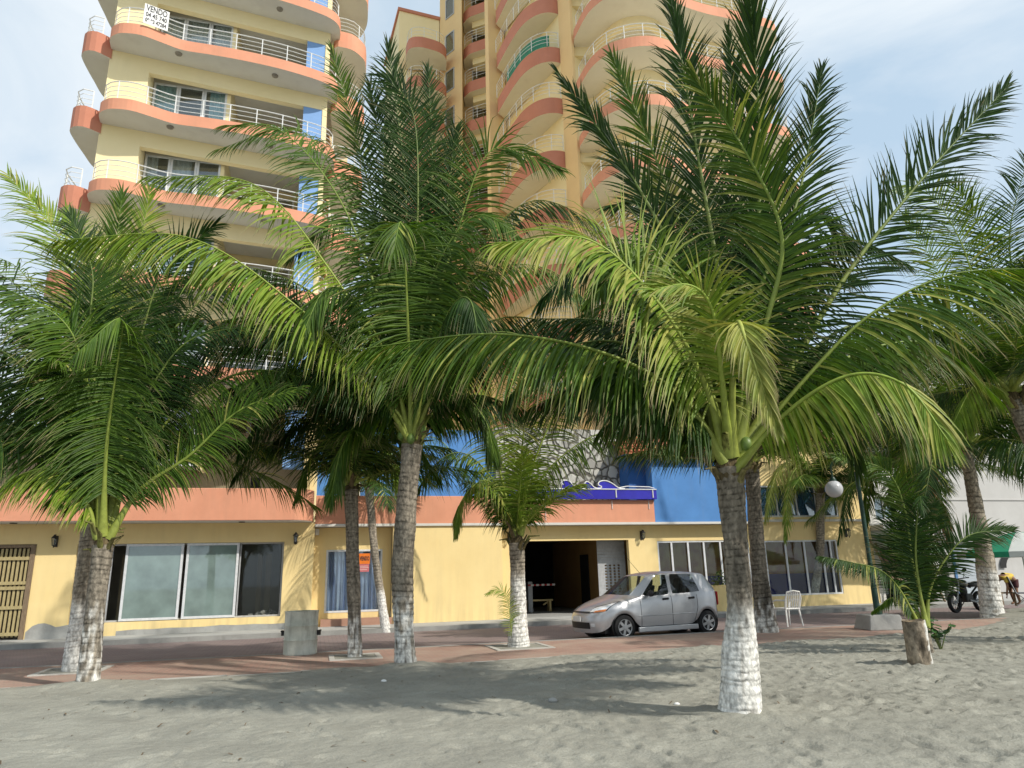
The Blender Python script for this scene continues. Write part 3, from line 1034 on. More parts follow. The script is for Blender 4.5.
for i, z in enumerate(TOPS):
    # floor plate with rounded front: salmon edge, grey underside
    poly = FRONT + [(8.15, wl(8) + 2.58), (.5, wl(.5) + 2.58)]
    b = MB().prism(poly, z - .42, z, 0, 1, 1).build('balcony', [ORA, SOF], lt)
    railing('railing', inset(FRONT[1:-2], .09), z, b, h=.72)
    for u in (2.75, 6.0):
        mb = MB()
        mb.lathe([(.11, -.045), (.12, 0)], (u, wl(u) - .62, z - .42), n=14)
        mb.lathe([(.06, -.075), (.085, -.045)], (u, wl(u) - .62, z - .42), n=14)
        mb.build('ceiling_light', pm('lamp_ring', (.3, .27, .22), (.2, .18, .15), 5, .5), b)
    # side balconies: a rounded box on the left flank, a curved one on the right flank
    sb = [(.55, -.35), (.15, -.62), (-.14, -.60), (-.36, -.38), (-.42, 0), (-.36, 1.0), (-.2, 2.1), (.5, 2.4)]
    sb = [(p[0], p[1]) for p in spline([(x, y, 0) for x, y in sb], 26)]
    b = MB().prism(sb, z - .82, z - .02, 0, 1, 1).build('balcony', [ORAD, SOF], lt)
    railing('railing', inset(sb[2:-6], -.08), z - .02, b, h=.7, nr=4)
    rp = [gnd(x, y, 23.25) for x, y in ((337, 31), (345, 32.2), (352, 34.2), (358, 38), (363.5, 43.5), (366, 49))]
    rp = [to_uv(p) for p in rp]
    rp = [(u, -v) for u, v in rp]
    rp = [(8.05, rp[0][1] + .25)] + rp + [(rp[-1][0] + .05, rp[-1][1] + 1.2), (rp[-1][0] - .3, rp[-1][1] + 2.2), (8.3, rp[-1][1] + 2.9)]
    rp = [(p[0], p[1]) for p in spline([(x, y, 0) for x, y in rp], 30)]
    b = MB().prism(rp, z - .75, z, 0, 1, 1).build('balcony', [ORA, SOF], lt)
    railing('railing', inset(rp[2:-4], .08), z, b, h=.72)
    # loggia behind: white sliding doors at the left, deeper dark glazing to the right, pale blue pier
    zt = z - 3.0 + 2.12
    zb = z - 3.0
    if zb < 4:
        continue
    yd = wl(2.9) + .55
    fr = MB()
    for (a, c) in ((1.78, 2.62), (2.62, 3.5), (3.5, 4.3)):
        frame_rect(fr, a + .004, c - .004, zb, zt, yd + .003, .07, .05)
    w = fr.build('window', WHTM, lt)
    MB().box(1.84, 4.24, yd + .025, yd + .03, zb + .06, zt - .06).build('pane', G_CLEAR, w)
    mb = MB()
    cur = [((1.84, 2.2), (2.5, 3.3)), ((1.84, 2.55), (3.7, 4.2)), ((1.84, 3.4), (3.6, 4.2))][i % 3]
    for (a, c) in cur:
        n = int((c - a) / .03)
        for k in range(n):
            x0, x1 = a + (c - a) * k / n, a + (c - a) * (k + 1) / n
            f = lambda x: yd + .12 + .03 * sin(x * 37)
            mb.quad((x0, f(x0), zb), (x1, f(x1), zb), (x1, f(x1), zt), (x0, f(x0), zt))
    mb.build('curtain', [TEALC, CLOTH][i % 2], w, smooth=True)
    MB().box(1.75, 4.3, yd + .9, yd + .95, zb, zt + .5).box(1.75, 4.3, yd, yd + .1, zt, z - .42).build('loggia_inner', pm('loggia_plaster', (.50, .47, .40), (.45, .42, .35), 1.0, .9), lt)
    MB().box(4.3, 4.42, yd, wl(4.3) + 2.58, zb, z - .42).build('loggia_cheek', YELT, lt)
    yb = wl(6) + 2.35
    fr = MB()
    for (a, c) in ((4.6, 5.7), (5.7, 6.8)):
        frame_rect(fr, a + .004, c - .004, zb, zt, yb, .07, .05)
    w = fr.build('window', WHTM, lt)
    MB().box(4.66, 6.74, yb + .025, yb + .03, zb + .06, zt - .06).build('pane', G_DARK, w)
    MB().prism([(7.05, wl(7.05) + .02), (7.74, wl(7.74) + .02), (7.74, wl(7.74) + .5), (7.05, wl(7.05) + .5)], zb, z - .98).build('blue_panel', BLUP, lt)

# ================================================================== right tower (own plan, surveyed in world metres)
TO = Vector((3.5, 30.9, 0))
rt = thing('apartment_tower', 'right ochre and yellow apartment tower with stacks of curved balconies, behind the biggest palm',
           'apartment tower', TO)


def rel(p):
    return (p[0] - TO.x, p[1] - TO.y)


A_D, A_N = Vector((-.52, .854, 0)), Vector((-.854, -.52, 0))
CORE = [(3.5, 30.9), (4.6, 31.9), (5.9, 31.2), (7.3, 31.2), (8.3, 31.8), (12.7, 33.2), (14.0, 37), (13, 46), (-.2, 46), (-.2, 37.0)]
mb = MB()
mb.prism([rel(p) for p in CORE], 3.5, 48.5, 0)
# corner pier, thin fin between the two balcony stacks, end pier on the right
mb.prism([rel(p) for p in ((3.5, 30.7), (3.62, 30.76), (3.62, 31.2), (3.0, 31.9), (2.97, 31.65))], 3.5, 48.6, 1)
fin = Vector((.05, 36.4, 0))
q = [fin, fin + A_N * 1.1, fin + A_N * 1.1 + A_D * .42, fin + A_D * .42]
mb.prism([rel(p) for p in q], 3.5, 48.6, 1)
mb.prism([rel(p) for p in ((12.75, 31.75), (13.25, 31.9), (13.15, 33.2), (12.6, 33.1))], 3.5, 48.5, 0)
# recessed stack and the windowed wall to its left
mb.prism([rel(p) for p in ((-.2, 43.6), (-2.95, 43.6), (-2.95, 45.9), (-.2, 45.9))], 3.5, 50, 1)
mb.build('wall', [YELT, OCH], rt)
WW = [(-2.9, 41.75), (-4.62, 43.4), (-4.3, 46), (-2.9, 46)]
MB().prism([rel(p) for p in WW], 3.5, 52).build('window_wall', OCH, rt)
WING = [(-4.66, 43.42), (-7.42, 42.39), (-9.4, 48), (-4.66, 48)]
MB().prism([rel(p) for p in WING], 3.5, 41).build('wing', YELT, rt)
MB().prism([rel(p) for p in ((-4.6, 43.34), (-7.5, 42.27), (-9.6, 48.1), (-4.6, 48.1))], 41, 41.25).build('wing_coping', ORAD, rt)

BB = [(3.66, 30.85), (3.60, 30.5), (3.72, 30.0), (4.13, 28.75), (4.72, 27.95), (5.33, 27.58), (6.05, 27.38), (6.8, 27.38), (7.4, 27.57), (7.95, 27.86), (8.64, 28.36),
      (9.89, 28.89), (11.12, 29.26), (12.64, 29.73), (13.43, 30.01), (13.9, 30.4), (14.05, 31.0), (13.9, 32.0), (13.7, 33.2)]
BB = [rel(p) for p in spline([(x, y, 0) for x, y in BB], 80)]
BW = [(3.62, 31.0), (4.5, 30.9), (5.1, 29.9), (5.8, 29.15), (6.7, 28.95), (7.5, 29.2), (8.3, 29.9), (9.6, 30.5), (11.0, 30.95), (12.75, 31.55)]
BW = [rel(p) for p in spline([(x, y, 0) for x, y in BW], 50)]
A1 = [(3.0, 31.72), (2.72, 31.60), (2.23, 31.58), (1.63, 31.85), (1.02, 32.5), (.5, 33.5), (.07, 34.5), (-.42, 35.75)]
A1 = [rel(p) for p in spline([(x, y, 0) for x, y in A1], 40)]
A2 = [(-.25, 41.15), (-.6, 41.25), (-1.07, 41.45), (-1.9, 41.8), (-2.4, 42.05), (-2.85, 42.6)]
A2 = [rel(p) for p in spline([(x, y, 0) for x, y in A2], 20)]
WB = [(-6.9, 42.5), (-6.75, 41.4), (-6.36, 40.55), (-5.7, 40.4), (-5.07, 40.6), (-4.35, 41.0), (-4.0, 41.6), (-4.1, 42.8)]
WB = [rel(p) for p in spline([(x, y, 0) for x, y in WB], 26)]
LEV = [25.3 + 3.1 * k for k in range(-6, 8)]
for i, z in enumerate(LEV):
    b = MB().prism(BB + [rel((12.7, 33.3)), rel((8.3, 31.9)), rel((7.3, 31.3)), rel((5.9, 31.3)), rel((4.6, 32.0)), rel((3.7, 31.1))], z - .55, z, 0, 1, 1).build('balcony', [ORA, CRM], rt)
    railing('railing', inset(BB[3:-8], .1), z, b, h=.78, nr=4)
    # yellow beam under the plate
    mb = MB()
    ins = inset(BW, .28)
    for k in range(len(BW) - 1):
        q = [BW[k], BW[k + 1], ins[k + 1], ins[k]]
        mb.prism(q, z - .55 - .52, z - .55)
    mb.build('beam', YELT, rt)
    b = MB().prism(A1 + [rel(fin + A_D * .0), rel((3.2, 31.5))], z - .92, z, 0, 1, 1).build('balcony', [ORAD, CRM], rt)
    railing('railing', inset(A1[1:-1], .09), z, b, h=.85, nr=4, post=.75)
    if z > 20:
        b = MB().prism(A2 + [rel((-2.85, 43.7)), rel((-.2, 43.7))], z - .85, z, 0, 1, 1).build('balcony', [ORAD, CRM], rt)
        railing('railing', inset(A2[:-2], .09), z, b, h=.9, nr=4, post=.7)
        MB().prism([rel(p) for p in ((-.3, 41.8), (-2.2, 42.5), (-2.2, 43.2), (-.3, 43.2))], z - 1.35, z - .852).build('beam', YELT, rt)
        fr = MB()
        frame_rect(fr, -2.3 - TO.x, -.5 - TO.x, z - 3.1, z - 1.0, 43.52 - TO.y, .07, .05)
        w = fr.build('window', WHTM, rt)
        MB().box(-2.23 - TO.x, -.57 - TO.x, 43.54 - TO.y, 43.55 - TO.y, z - 3.03, z - 1.07).build('pane', G_DARK, w)
    # glazed doors of the second section
    zb, zt = z - 3.1, z - 3.1 + 2.15
    if zb > 6:
        d = Vector((12.7 - 8.3, 33.2 - 31.8, 0)).normalized()
        nn = Vector((d.y, -d.x, 0))
        fr, pa = MB(), MB()
        for k in range(4):
            c = Vector((8.55, 31.88, 0)) + d * (k * 1.02 + .5) + nn * .04
            c = Vector((c.x - TO.x, c.y - TO.y, (zb + zt) / 2))
            for s in (-1, 1):
                fr.obox(c + d * s * .47, d * .035, nn * .03, Vector((0, 0, 1.07)))
                fr.obox(c + Vector((0, 0, s * 1.03)), d * .435, nn * .03, Vector((0, 0, .035)))
            pa.obox(c - nn * .0, d * .435, nn * .004, Vector((0, 0, .99)))
        w = fr.build('window', WHTM, rt)
        pa.build('pane', [G_DARK, glass('pale_curtained_glass', (.5, .55, .56), (.5, .52, .52), .6, .2)][i % 2], w)
for k, z in enumerate([37.0 - 3.1 * j for j in range(9)]):
    b = MB().prism(WB, z - .85, z, 0, 1, 1).build('balcony', [ORAD, CRM], rt)
    railing('railing', inset(WB[1:-1], .09), z, b, h=.85, nr=3, post=.8)
# tall windows of the windowed wall
d = (Vector((-4.62, 43.4, 0)) - Vector((-2.9, 41.75, 0))).normalized()
nn = Vector((-d.y, d.x, 0))
if nn.y > 0:
    nn = -nn
for z in (42.4, 39.3, 36.2, 33.1, 30.0, 26.9, 23.8):
    c = Vector((-2.9, 41.75, 0)) + d * 1.25 + nn * .02
    c = Vector((c.x - TO.x, c.y - TO.y, z - 1.0))
    fr = MB()
    for s in (-1, 1):
        fr.obox(c + d * s * .42, d * .04, nn * .03, Vector((0, 0, .85)))
        fr.obox(c + Vector((0, 0, s * .81)), d * .38, nn * .03, Vector((0, 0, .04)))
    w = fr.build('window', GREYM, rt)
    MB().obox(c, d * .38, nn * .005, Vector((0, 0, .77))).build('pane', G_DARK, w)
MB().prism([rel((p[0], p[1])) for p in CORE], 48.6, 49.4).build('roof_parapet', OCH, rt)

# shade netting tied to one of the upper balconies
sc_pts = [(p[0] + TO.x, p[1] + TO.y) for p in inset(A1[4:30], -.02)]
z = LEV[7]
net_m = pm('green_shade_net', (.05, .27, .17), (.04, .2, .13), 4, .8)
mb = MB()
for a, b_ in zip(sc_pts, sc_pts[1:]):
    mb.quad((a[0], a[1], z + .03), (b_[0], b_[1], z + .03), (b_[0], b_[1], z + .72), (a[0], a[1], z + .72))
tag(mb.build('shade_net', net_m), 'green shade netting tied along an upper balcony railing of the ochre tower', 'net')

# 'for sale' banner on the upper railing of the left tower
zb_ = 20.25
pu, pv = 1.55, None
ps = inset(FRONT, -.10)
i0 = min(range(len(ps)), key=lambda i: abs(ps[i][0] - 1.62))
i1 = min(range(len(ps)), key=lambda i: abs(ps[i][0] - 2.5))
pa_, pb_ = ps[i0], ps[i1]
A = P0 + Matrix.Rotation(YAW, 3, 'Z') @ Vector((pa_[0], pa_[1], zb_))
B = P0 + Matrix.Rotation(YAW, 3, 'Z') @ Vector((pb_[0], pb_[1], zb_))
wdt = (B - A).length
ban = thing('for_sale_banner', 'white banner reading VENDO with phone numbers hung on a balcony railing', 'banner', (A + B) / 2 + Vector((0, 0, .42)), atan2((B - A).y, (B - A).x))
MB().box(-wdt / 2, wdt / 2, -.012, .0, -.4, .4).build('cloth', WHT, ban)
INK = pm('black_ink', (.03, .03, .035), (.02, .02, .025), 5, .7)
for txt, sz, zz in (('VENDO', .34, .24), ('04 45 740', .25, -.02), ('09 93 47284', .22, -.25)):
    t = text_mesh(txt, sz, INK, 'lettering', ban, bold=.006)
    t.rotation_euler = (R(90), 0, 0)
    t.location = (0, -.017, zz)
    wd = t.dimensions.x
    bb = [v.co.x for v in t.data.vertices]
    wd = max(bb) - min(bb)
    t.scale = (min(1.3, (wdt - .12) / wd), 1, 1)
# 'for sale' poster inside the curtained window
q = uvw(9.78, -.45 + .02, 2.22)
po = thing('for_sale_sign', 'small orange and black SE VENDO sign on the blue curtained window', 'sign', q, YAW)
MB().box(-.23, .23, -.012, 0, -.17, .17).build('board', pm('orange_board', (.80, .20, .02), (.7, .17, .02), 5, .5), po)
t = text_mesh('SE VENDO', .115, INK, 'lettering', po, bold=.004)
t.rotation_euler = (R(90), 0, 0)
t.location = (0, -.017, 0)
bb = [v.co.x for v in t.data.vertices]
t.scale = (.42 / (max(bb) - min(bb)), 1.6, 1)
po2 = thing('notice', 'faded red notice hanging just below the orange sign in the curtained window', 'sign', uvw(9.80, -.43, 1.92), YAW)
MB().box(-.19, .19, -.010, 0, -.12, .12).build('board', pm('faded_red_paper', (.55, .16, .17), (.5, .13, .14), 5, .6), po2)
mb = MB()
for k, (w_, z_) in enumerate(((.3, .06), (.34, .01), (.26, -.05))):
    mb.box(-w_ / 2, w_ / 2, -.014, -.011, z_ - .012, z_ + .012)
mb.build('print_lines', pm('pale_print', (.7, .45, .42), None, 5, .6), po2)
# ================================================================== palms
LEAF = attr_mat('palm_leaflets', .48, .24, .26, nscale=6, namt=.22)
RACH = attr_mat('palm_ribs', .5, .35, 0, nscale=14, namt=.2)
BARK = attr_mat('palm_bark', .9, .15, 0, bump=.55, bscale=45, nscale=24, namt=.45, stretch=(1, 1, .6))
UPV = np.array([0, 0, 1.0])


def np_mesh(name, co, quads, cols, mats, mi=None, smooth=True):
    me = bpy.data.meshes.new(name)
    n, q = len(co), len(quads)
    me.vertices.add(n)
    me.vertices.foreach_set('co', co.astype(np.float32).ravel())
    me.loops.add(q * 4)
    me.loops.foreach_set('vertex_index', quads.astype(np.int32).ravel())
    me.polygons.add(q)
    me.polygons.foreach_set('loop_start', np.arange(0, q * 4, 4, dtype=np.int32))
    me.polygons.foreach_set('loop_total', np.full(q, 4, dtype=np.int32))
    me.polygons.foreach_set('use_smooth', np.full(q, smooth, dtype=bool))
    for m in mats:
        me.materials.append(m)
    if mi is not None:
        me.polygons.foreach_set('material_index', mi.astype(np.int32))
    me.update(calc_edges=True)
    a = me.color_attributes.new('col', 'FLOAT_COLOR', 'POINT')
    a.data.foreach_set('color', np.hstack([cols, np.ones((n, 1))]).astype(np.float32).ravel())
    return me


def unit(a):
    return a / np.maximum(np.linalg.norm(a, axis=-1, keepdims=True), 1e-9)


PAL = {
    'dark': ((.013, .040, .006), (.034, .076, .009)),
    'mid': ((.036, .086, .009), (.085, .145, .013)),
    'bright': ((.100, .180, .016), (.195, .265, .030)),
    'yellow': ((.180, .230, .040), (.340, .340, .085)),
    'dead': ((.16, .095, .045), (.26, .16, .075)),
}


def frond_mesh(pts, leaf=.9, n=60, g=.45, cam_w=0.0, tone='mid', width=.036, tipdry=.25, lift=.12, r0=.03, start=.16, sweep=1.0, seed=0, fold=0.0,
               yellow=0.0, petw=1.0):
    """one feather frond: rib along pts, n leaflets a side. g droop, cam_w how far the blade faces the beach (rolled by the wind)"""
    r = np.random.RandomState(seed)
    n, width, leaf = int(n * 1.5), width * .78, leaf * 1.26
    C = spline(pts, 48)
    T = unit(np.gradient(C, axis=0))
    tocam = unit(np.array([0, 0, EYE]) - C.mean(0))
    hint = unit((1 - abs(cam_w)) * UPV + cam_w * tocam)
    # blade normal carried along the rib
    S = np.zeros_like(T)
    s_prev = unit(np.cross(T[0], hint) + 1e-4)
    for i in range(len(T)):
        s = np.cross(T[i], hint)
        l = np.linalg.norm(s)
        s = s / l if l > .25 else s_prev
        if np.dot(s, s_prev) < 0:
            s = -s
        s = unit(s * .5 + s_prev * .5)
        s = unit(s - T[i] * np.dot(s, T[i]))
        S[i] = s_prev = s
    Nn = np.cross(S, T)
    if np.dot(Nn.mean(0), hint) < 0:
        Nn = -Nn
    M = len(C)
    tl = np.linspace(start, 1, n)
    par = tl[:, None]
    K = 6
    sprof = np.linspace(0, 1, K)
    wprof = np.array([.55, 1, .95, .75, .42, .05])
    lo, hi = [np.array(c) for c in PAL[tone]]
    co, cols, quads = [], [], []
    nb = 0
    for side in (-1, 1):
        t = np.clip(tl + r.uniform(-.004, .004, n), 0, 1)
        ph = r.uniform(0, 6.28, 4)
        clump = .10 * np.sin(t * 23 + ph[0]) + .08 * np.sin(t * 51 + ph[1])       # leaflets bunched by the wind
        ix = t * (M - 1)
        pick = lambda A: np.stack([np.interp(ix, np.arange(M), A[:, k]) for k in range(3)], 1)
        p, Tt, Ss, Nt = pick(C), unit(pick(T)), unit(pick(S)), unit(pick(Nn))
        Ln = leaf * np.interp(t, [start, start + .12, .45, .75, .92, 1], [.45, .85, 1, .82, .5, .28]) * r.uniform(.82, 1.08, n)
        Ln = Ln * np.where(r.rand(n) < .05, r.uniform(.25, .7, n), 1)                  # torn and broken leaflets
        phi = np.interp(t, [start, .5, .9, 1], [1.25, .95, .6, .25]) * sweep + r.normal(0, .06, n) + clump
        d = (Ss * side) * np.sin(phi)[:, None] + Tt * np.cos(phi)[:, None]
        d = unit(d * cos(fold) + Nt * (lift + r.normal(0, .07, n) + np.where(r.rand(n) < .08, r.uniform(-.4, .4, n), 0))[:, None] - Nt * sin(fold))
        hf = float(np.clip((g - .35) * 1.35, 0, .95))
        hv = (hf * r.uniform(.85, 1.12, n))[:, None]
        d = unit(d * (1 - .3 * hv) - UPV[None] * hv)
        gg = min(g, .55) * r.uniform(.7, 1.35, n)
        hang = r.rand(n) < .07
        gg[hang] *= 2.4
        # march along each leaflet with gravity bending it over
        pos = [p]
        cur = d
        for k in range(1, K):
            step = Ln[:, None] / (K - 1)
            pos.append(pos[-1] + cur * step)
            cur = unit(cur - UPV[None] * (gg[:, None] * .62 * (k / K + .22)))
        pos = np.stack(pos, 1)                                  # n,K,3
        dirs = unit(np.gradient(pos, axis=1))
        B = unit(np.cross(dirs, Nt[:, None, :]))
        Nl = np.cross(B, dirs)
        w = width * r.uniform(.75, 1.15, n)[:, None] * wprof[None]
        ctr = pos - Nl * (w * .35)[..., None]
        a = pos + B * w[..., None] * .5
        b = pos - B * w[..., None] * .5
        V = np.stack([a, ctr, b], 2).reshape(-1, 3)             # n*K*3
        mix = r.rand(n)[:, None, None]
        colr = lo + (hi - lo) * mix
        if yellow > 0:
            ym = (r.rand(n) < yellow)[:, None, None]
            colr = np.where(ym, np.array(PAL['yellow'][0]) + (np.array(PAL['yellow'][1]) - np.array(PAL['yellow'][0])) * mix, colr)
        colr = np.repeat(colr, K, 1)
        tip = (np.clip((sprof - .72) / .28, 0, 1)[None, :, None] * (r.rand(n) < tipdry)[:, None, None])
        dry = np.array([.33, .26, .15])
        colr = colr * (1 - tip) + dry * tip
        colr = colr * (1 + .25 * (1 - sprof)[None, :, None] * (tone != 'dead'))
        cols.append(np.repeat(colr[:, :, None, :], 3, 2).reshape(-1, 3))
        base = nb + (np.arange(n) * K * 3)[:, None, None]
        kk = (np.arange(K - 1) * 3)[None, :, None]
        q1 = np.stack([base + kk + 0 + np.zeros((n, K - 1, 1), int), base + kk + 1, base + kk + 4, base + kk + 3], -1)
        q2 = np.stack([base + kk + 1 + np.zeros((n, K - 1, 1), int), base + kk + 2, base + kk + 5, base + kk + 4], -1)
        quads += [q1.reshape(-1, 4), q2.reshape(-1, 4)]
        co.append(V)
        nb += len(V)
    nleafq = sum(len(q) for q in quads)
    # rib / petiole
    ns = 7
    tt = np.linspace(0, 1, M)
    rad = r0 * np.interp(tt, [0, .06, .2, .6, 1], [2.5 * petw, 1.7 * petw, 1.0, .5, .1])
    ang = 2 * pi * np.arange(ns) / ns
    ring = C[:, None, :] + (S[:, None, :] * np.cos(ang)[None, :, None] * 1.15 + Nn[:, None, :] * np.sin(ang)[None, :, None] * .75) * rad[:, None, None]
    co.append(ring.reshape(-1, 3))
    rc = np.array([.26, .30, .06]) if tone not in ('dead',) else np.array([.3, .17, .08])
    gc = lo * .6 + hi * .9
    mixr = np.interp(tt, [0, .15, .6, 1], [0, .15, .55, .9])[:, None]
    rcols = rc * (1 - mixr) + gc * mixr
    cols.append(np.repeat(rcols, ns, 0))
    i = np.arange(M - 1)[:, None] * ns
    k = np.arange(ns)[None]
    k2 = (k + 1) % ns
    quads.append((nb + np.stack([i + k, i + k2, i + ns + k2, i + ns + k], -1)).reshape(-1, 4))
    Q = np.vstack(quads)
    mi = np.zeros(len(Q), int)
    mi[nleafq:] = 1
    return np_mesh('frond', np.vstack(co), Q, np.vstack(cols), [LEAF, RACH], mi)


def trunk_mesh(pts, radii, paint_h=1.0, ground=.1, paint=1.0, seed=0, dark=1.0, ring=.085):
    """trunk with leaf-scar rings; whitewash worn off towards its upper edge"""
    r = random.Random(seed)
    C = spline(pts, 240)
    L = float(np.sum(np.linalg.norm(np.diff(C, axis=0), axis=1)))
    nr = max(60, min(420, int(L / .014)))
    C = spline(pts, nr)
    nseg = 36
    T = unit(np.gradient(C, axis=0))
    # ring scars
    marks, s = [], 0.0
    while s < L:
        s += ring * r.uniform(.6, 1.5)
        marks.append((s, r.choice((.35, .7, 1, 1)), r.uniform(-.6, .6), r.uniform(0, 6.28)))
    ms = np.array([m[0] for m in marks])
    co, cols = [], []
    a0 = np.array([1.0, 0, 0])
    off = r.uniform(0, 50)
    for i in range(nr):
        f = i / (nr - 1)
        rad = float(np.interp(f, np.linspace(0, 1, len(radii)), radii))
        t = T[i]
        a = unit(a0 - t * np.dot(a0, t))
        b = np.cross(t, a)
        s = f * L
        for k in range(nseg):
            th = 2 * pi * k / nseg
            wob = noise.noise(Vector((cos(th) * .9, sin(th) * .9, s * 2.2 + off))) * .10
            fine = noise.noise(Vector((cos(th) * 4 + 9, sin(th) * 4, s * 11 + off)))
            se = s + .02 * sin(th * 1 + off) + .012 * fine
            j = int(np.searchsorted(ms, se))
            m0 = marks[j - 1][0] if j > 0 else 0
            m1 = marks[min(j, len(marks) - 1)][0]
            fr = (se - m0) / max(m1 - m0, 1e-3)
            saw = (1 - fr) * .045 - .012
            ga = noise.noise(Vector((cos(th) * 1.6 + j * 3.1, sin(th) * 1.6, j * 1.7 + off)))
            groove = max(0.0, 1 - min(fr, 1 - fr) / .2) * marks[min(j, len(marks) - 1)][1] * min(1, max(0, .55 + 1.6 * ga))
            crack = noise.noise(Vector((cos(th) * 9 + 4, sin(th) * 9, s * 2.5 + off)))
            rr = rad * (1 + wob + saw * (.4 + .6 * marks[min(j, len(marks) - 1)][1]) + .03 * fine - .045 * groove + .012 * crack)
            p = C[i] + (a * cos(th) + b * sin(th)) * rr
            h = p[2] - ground
            big = noise.noise(Vector((cos(th) * 1.3, sin(th) * 1.3 + 5, s * 1.1 + off)))
            base = np.array([.27, .235, .185]) * (1 + .45 * big + .35 * fine + .3 * crack)
            base = base * (1 - .85 * groove) * dark
            # damp green-black staining low down
            st = max(0, noise.noise(Vector((cos(th) * 1.7 + 3, sin(th) * 1.7, s * 1.6 + off * 2)))) * max(0, 1 - h / 2.2)
            base = base * (1 - .7 * min(1, st * 2))
            edge = paint_h + .10 * big + .05 * fine
            pw = 1 / (1 + math.exp(min(40, max(-40, (h - edge) * 18)))) if paint_h > 0 else 0
            worn = .5 + .5 * math.tanh((noise.noise(Vector((cos(th) * 3, sin(th) * 3 + 2, s * 5 + off))) + (paint - .55) + .25 * (1 - h / max(paint_h, .1))) * 5)
            pw *= worn * (1 - .6 * groove) * (1 - .35 * max(0, crack * 2.2 - .35))
            wc = np.array([.66, .65, .61]) * (1 + .06 * fine + .08 * crack + .2 * min(0, big))
            c = base * (1 - pw) + wc * pw
            co.append(p)
            cols.append(np.clip(c, .012, .8))
    idx = np.arange(nr * nseg).reshape(nr, nseg)
    nx = np.roll(idx, -1, 1)
    Q = np.stack([idx[:-1], nx[:-1], nx[1:], idx[1:]], -1).reshape(-1, 4)
    return np_mesh('trunk', np.array(co), Q, np.array(cols), [BARK])


def add(me, name, parent, org):
    o = bpy.data.objects.new(name, me)
    COL.objects.link(o)
    o.parent = parent
    o.location = -org          # parts are modelled in place; the thing's empty stands at the trunk foot
    return o


FIB = attr_mat('palm_fibre', .95, .1, 0, bump=.8, bscale=70, nscale=40, namt=.5, stretch=(1, 1, .15))


def crown_base(C, axis, rt_, seed, col=(.13, .10, .055), nst=9):
    """fibre sheath and old leaf stubs round the top of the trunk"""
    r = random.Random(seed)
    mb = MB()
    cs = []
    ax = Vector(axis).normalized()
    C = Vector(C)
    u = ax.orthogonal().normalized()
    v = ax.cross(u)
    L = rt_ * 3.2
    mb.tube([C - ax * L * .3, C - ax * L * .15, C, C + ax * L * .35, C + ax * L * .7], [rt_ * .9, rt_ * .98, rt_ * .9, rt_ * .6, rt_ * .2], 14)
    cs += [np.array(col) * r.uniform(.6, 1.1) for _ in range(len(mb.v))]
    for k in range(nst):
        a = k * 2.4 + r.uniform(-.3, .3)
        d = (u * cos(a) + v * sin(a))
        h = r.uniform(-.5, .25) * L
        p0 = C + ax * h + d * rt_ * .7
        l = r.uniform(.6, 1.3) * L * .8
        p1 = p0 + d * l * .3 + ax * l * .5
        p2 = p1 + d * l * .45 + ax * l * r.uniform(-.1, .4)
        n0 = len(mb.v)
        mb.tube([p0, p1, p2], [rt_ * .34, rt_ * .24, rt_ * .10], 6, flat=.6)
        g_ = r.random()
        cc = np.array([.17, .13, .075]) * (1 - g_) + np.array([.20, .22, .06]) * g_
        cs += [cc * r.uniform(.7, 1.1) for _ in range(len(mb.v) - n0)]
    me = np_mesh('crown_base', np.array(mb.v), np.array([(f if len(f) == 4 else (f[0], f[1], f[2], f[2])) for f in mb.f if len(f) == 4]), np.array(cs), [FIB])
    return me


PALM_G = 'coconut palms along the beach promenade'


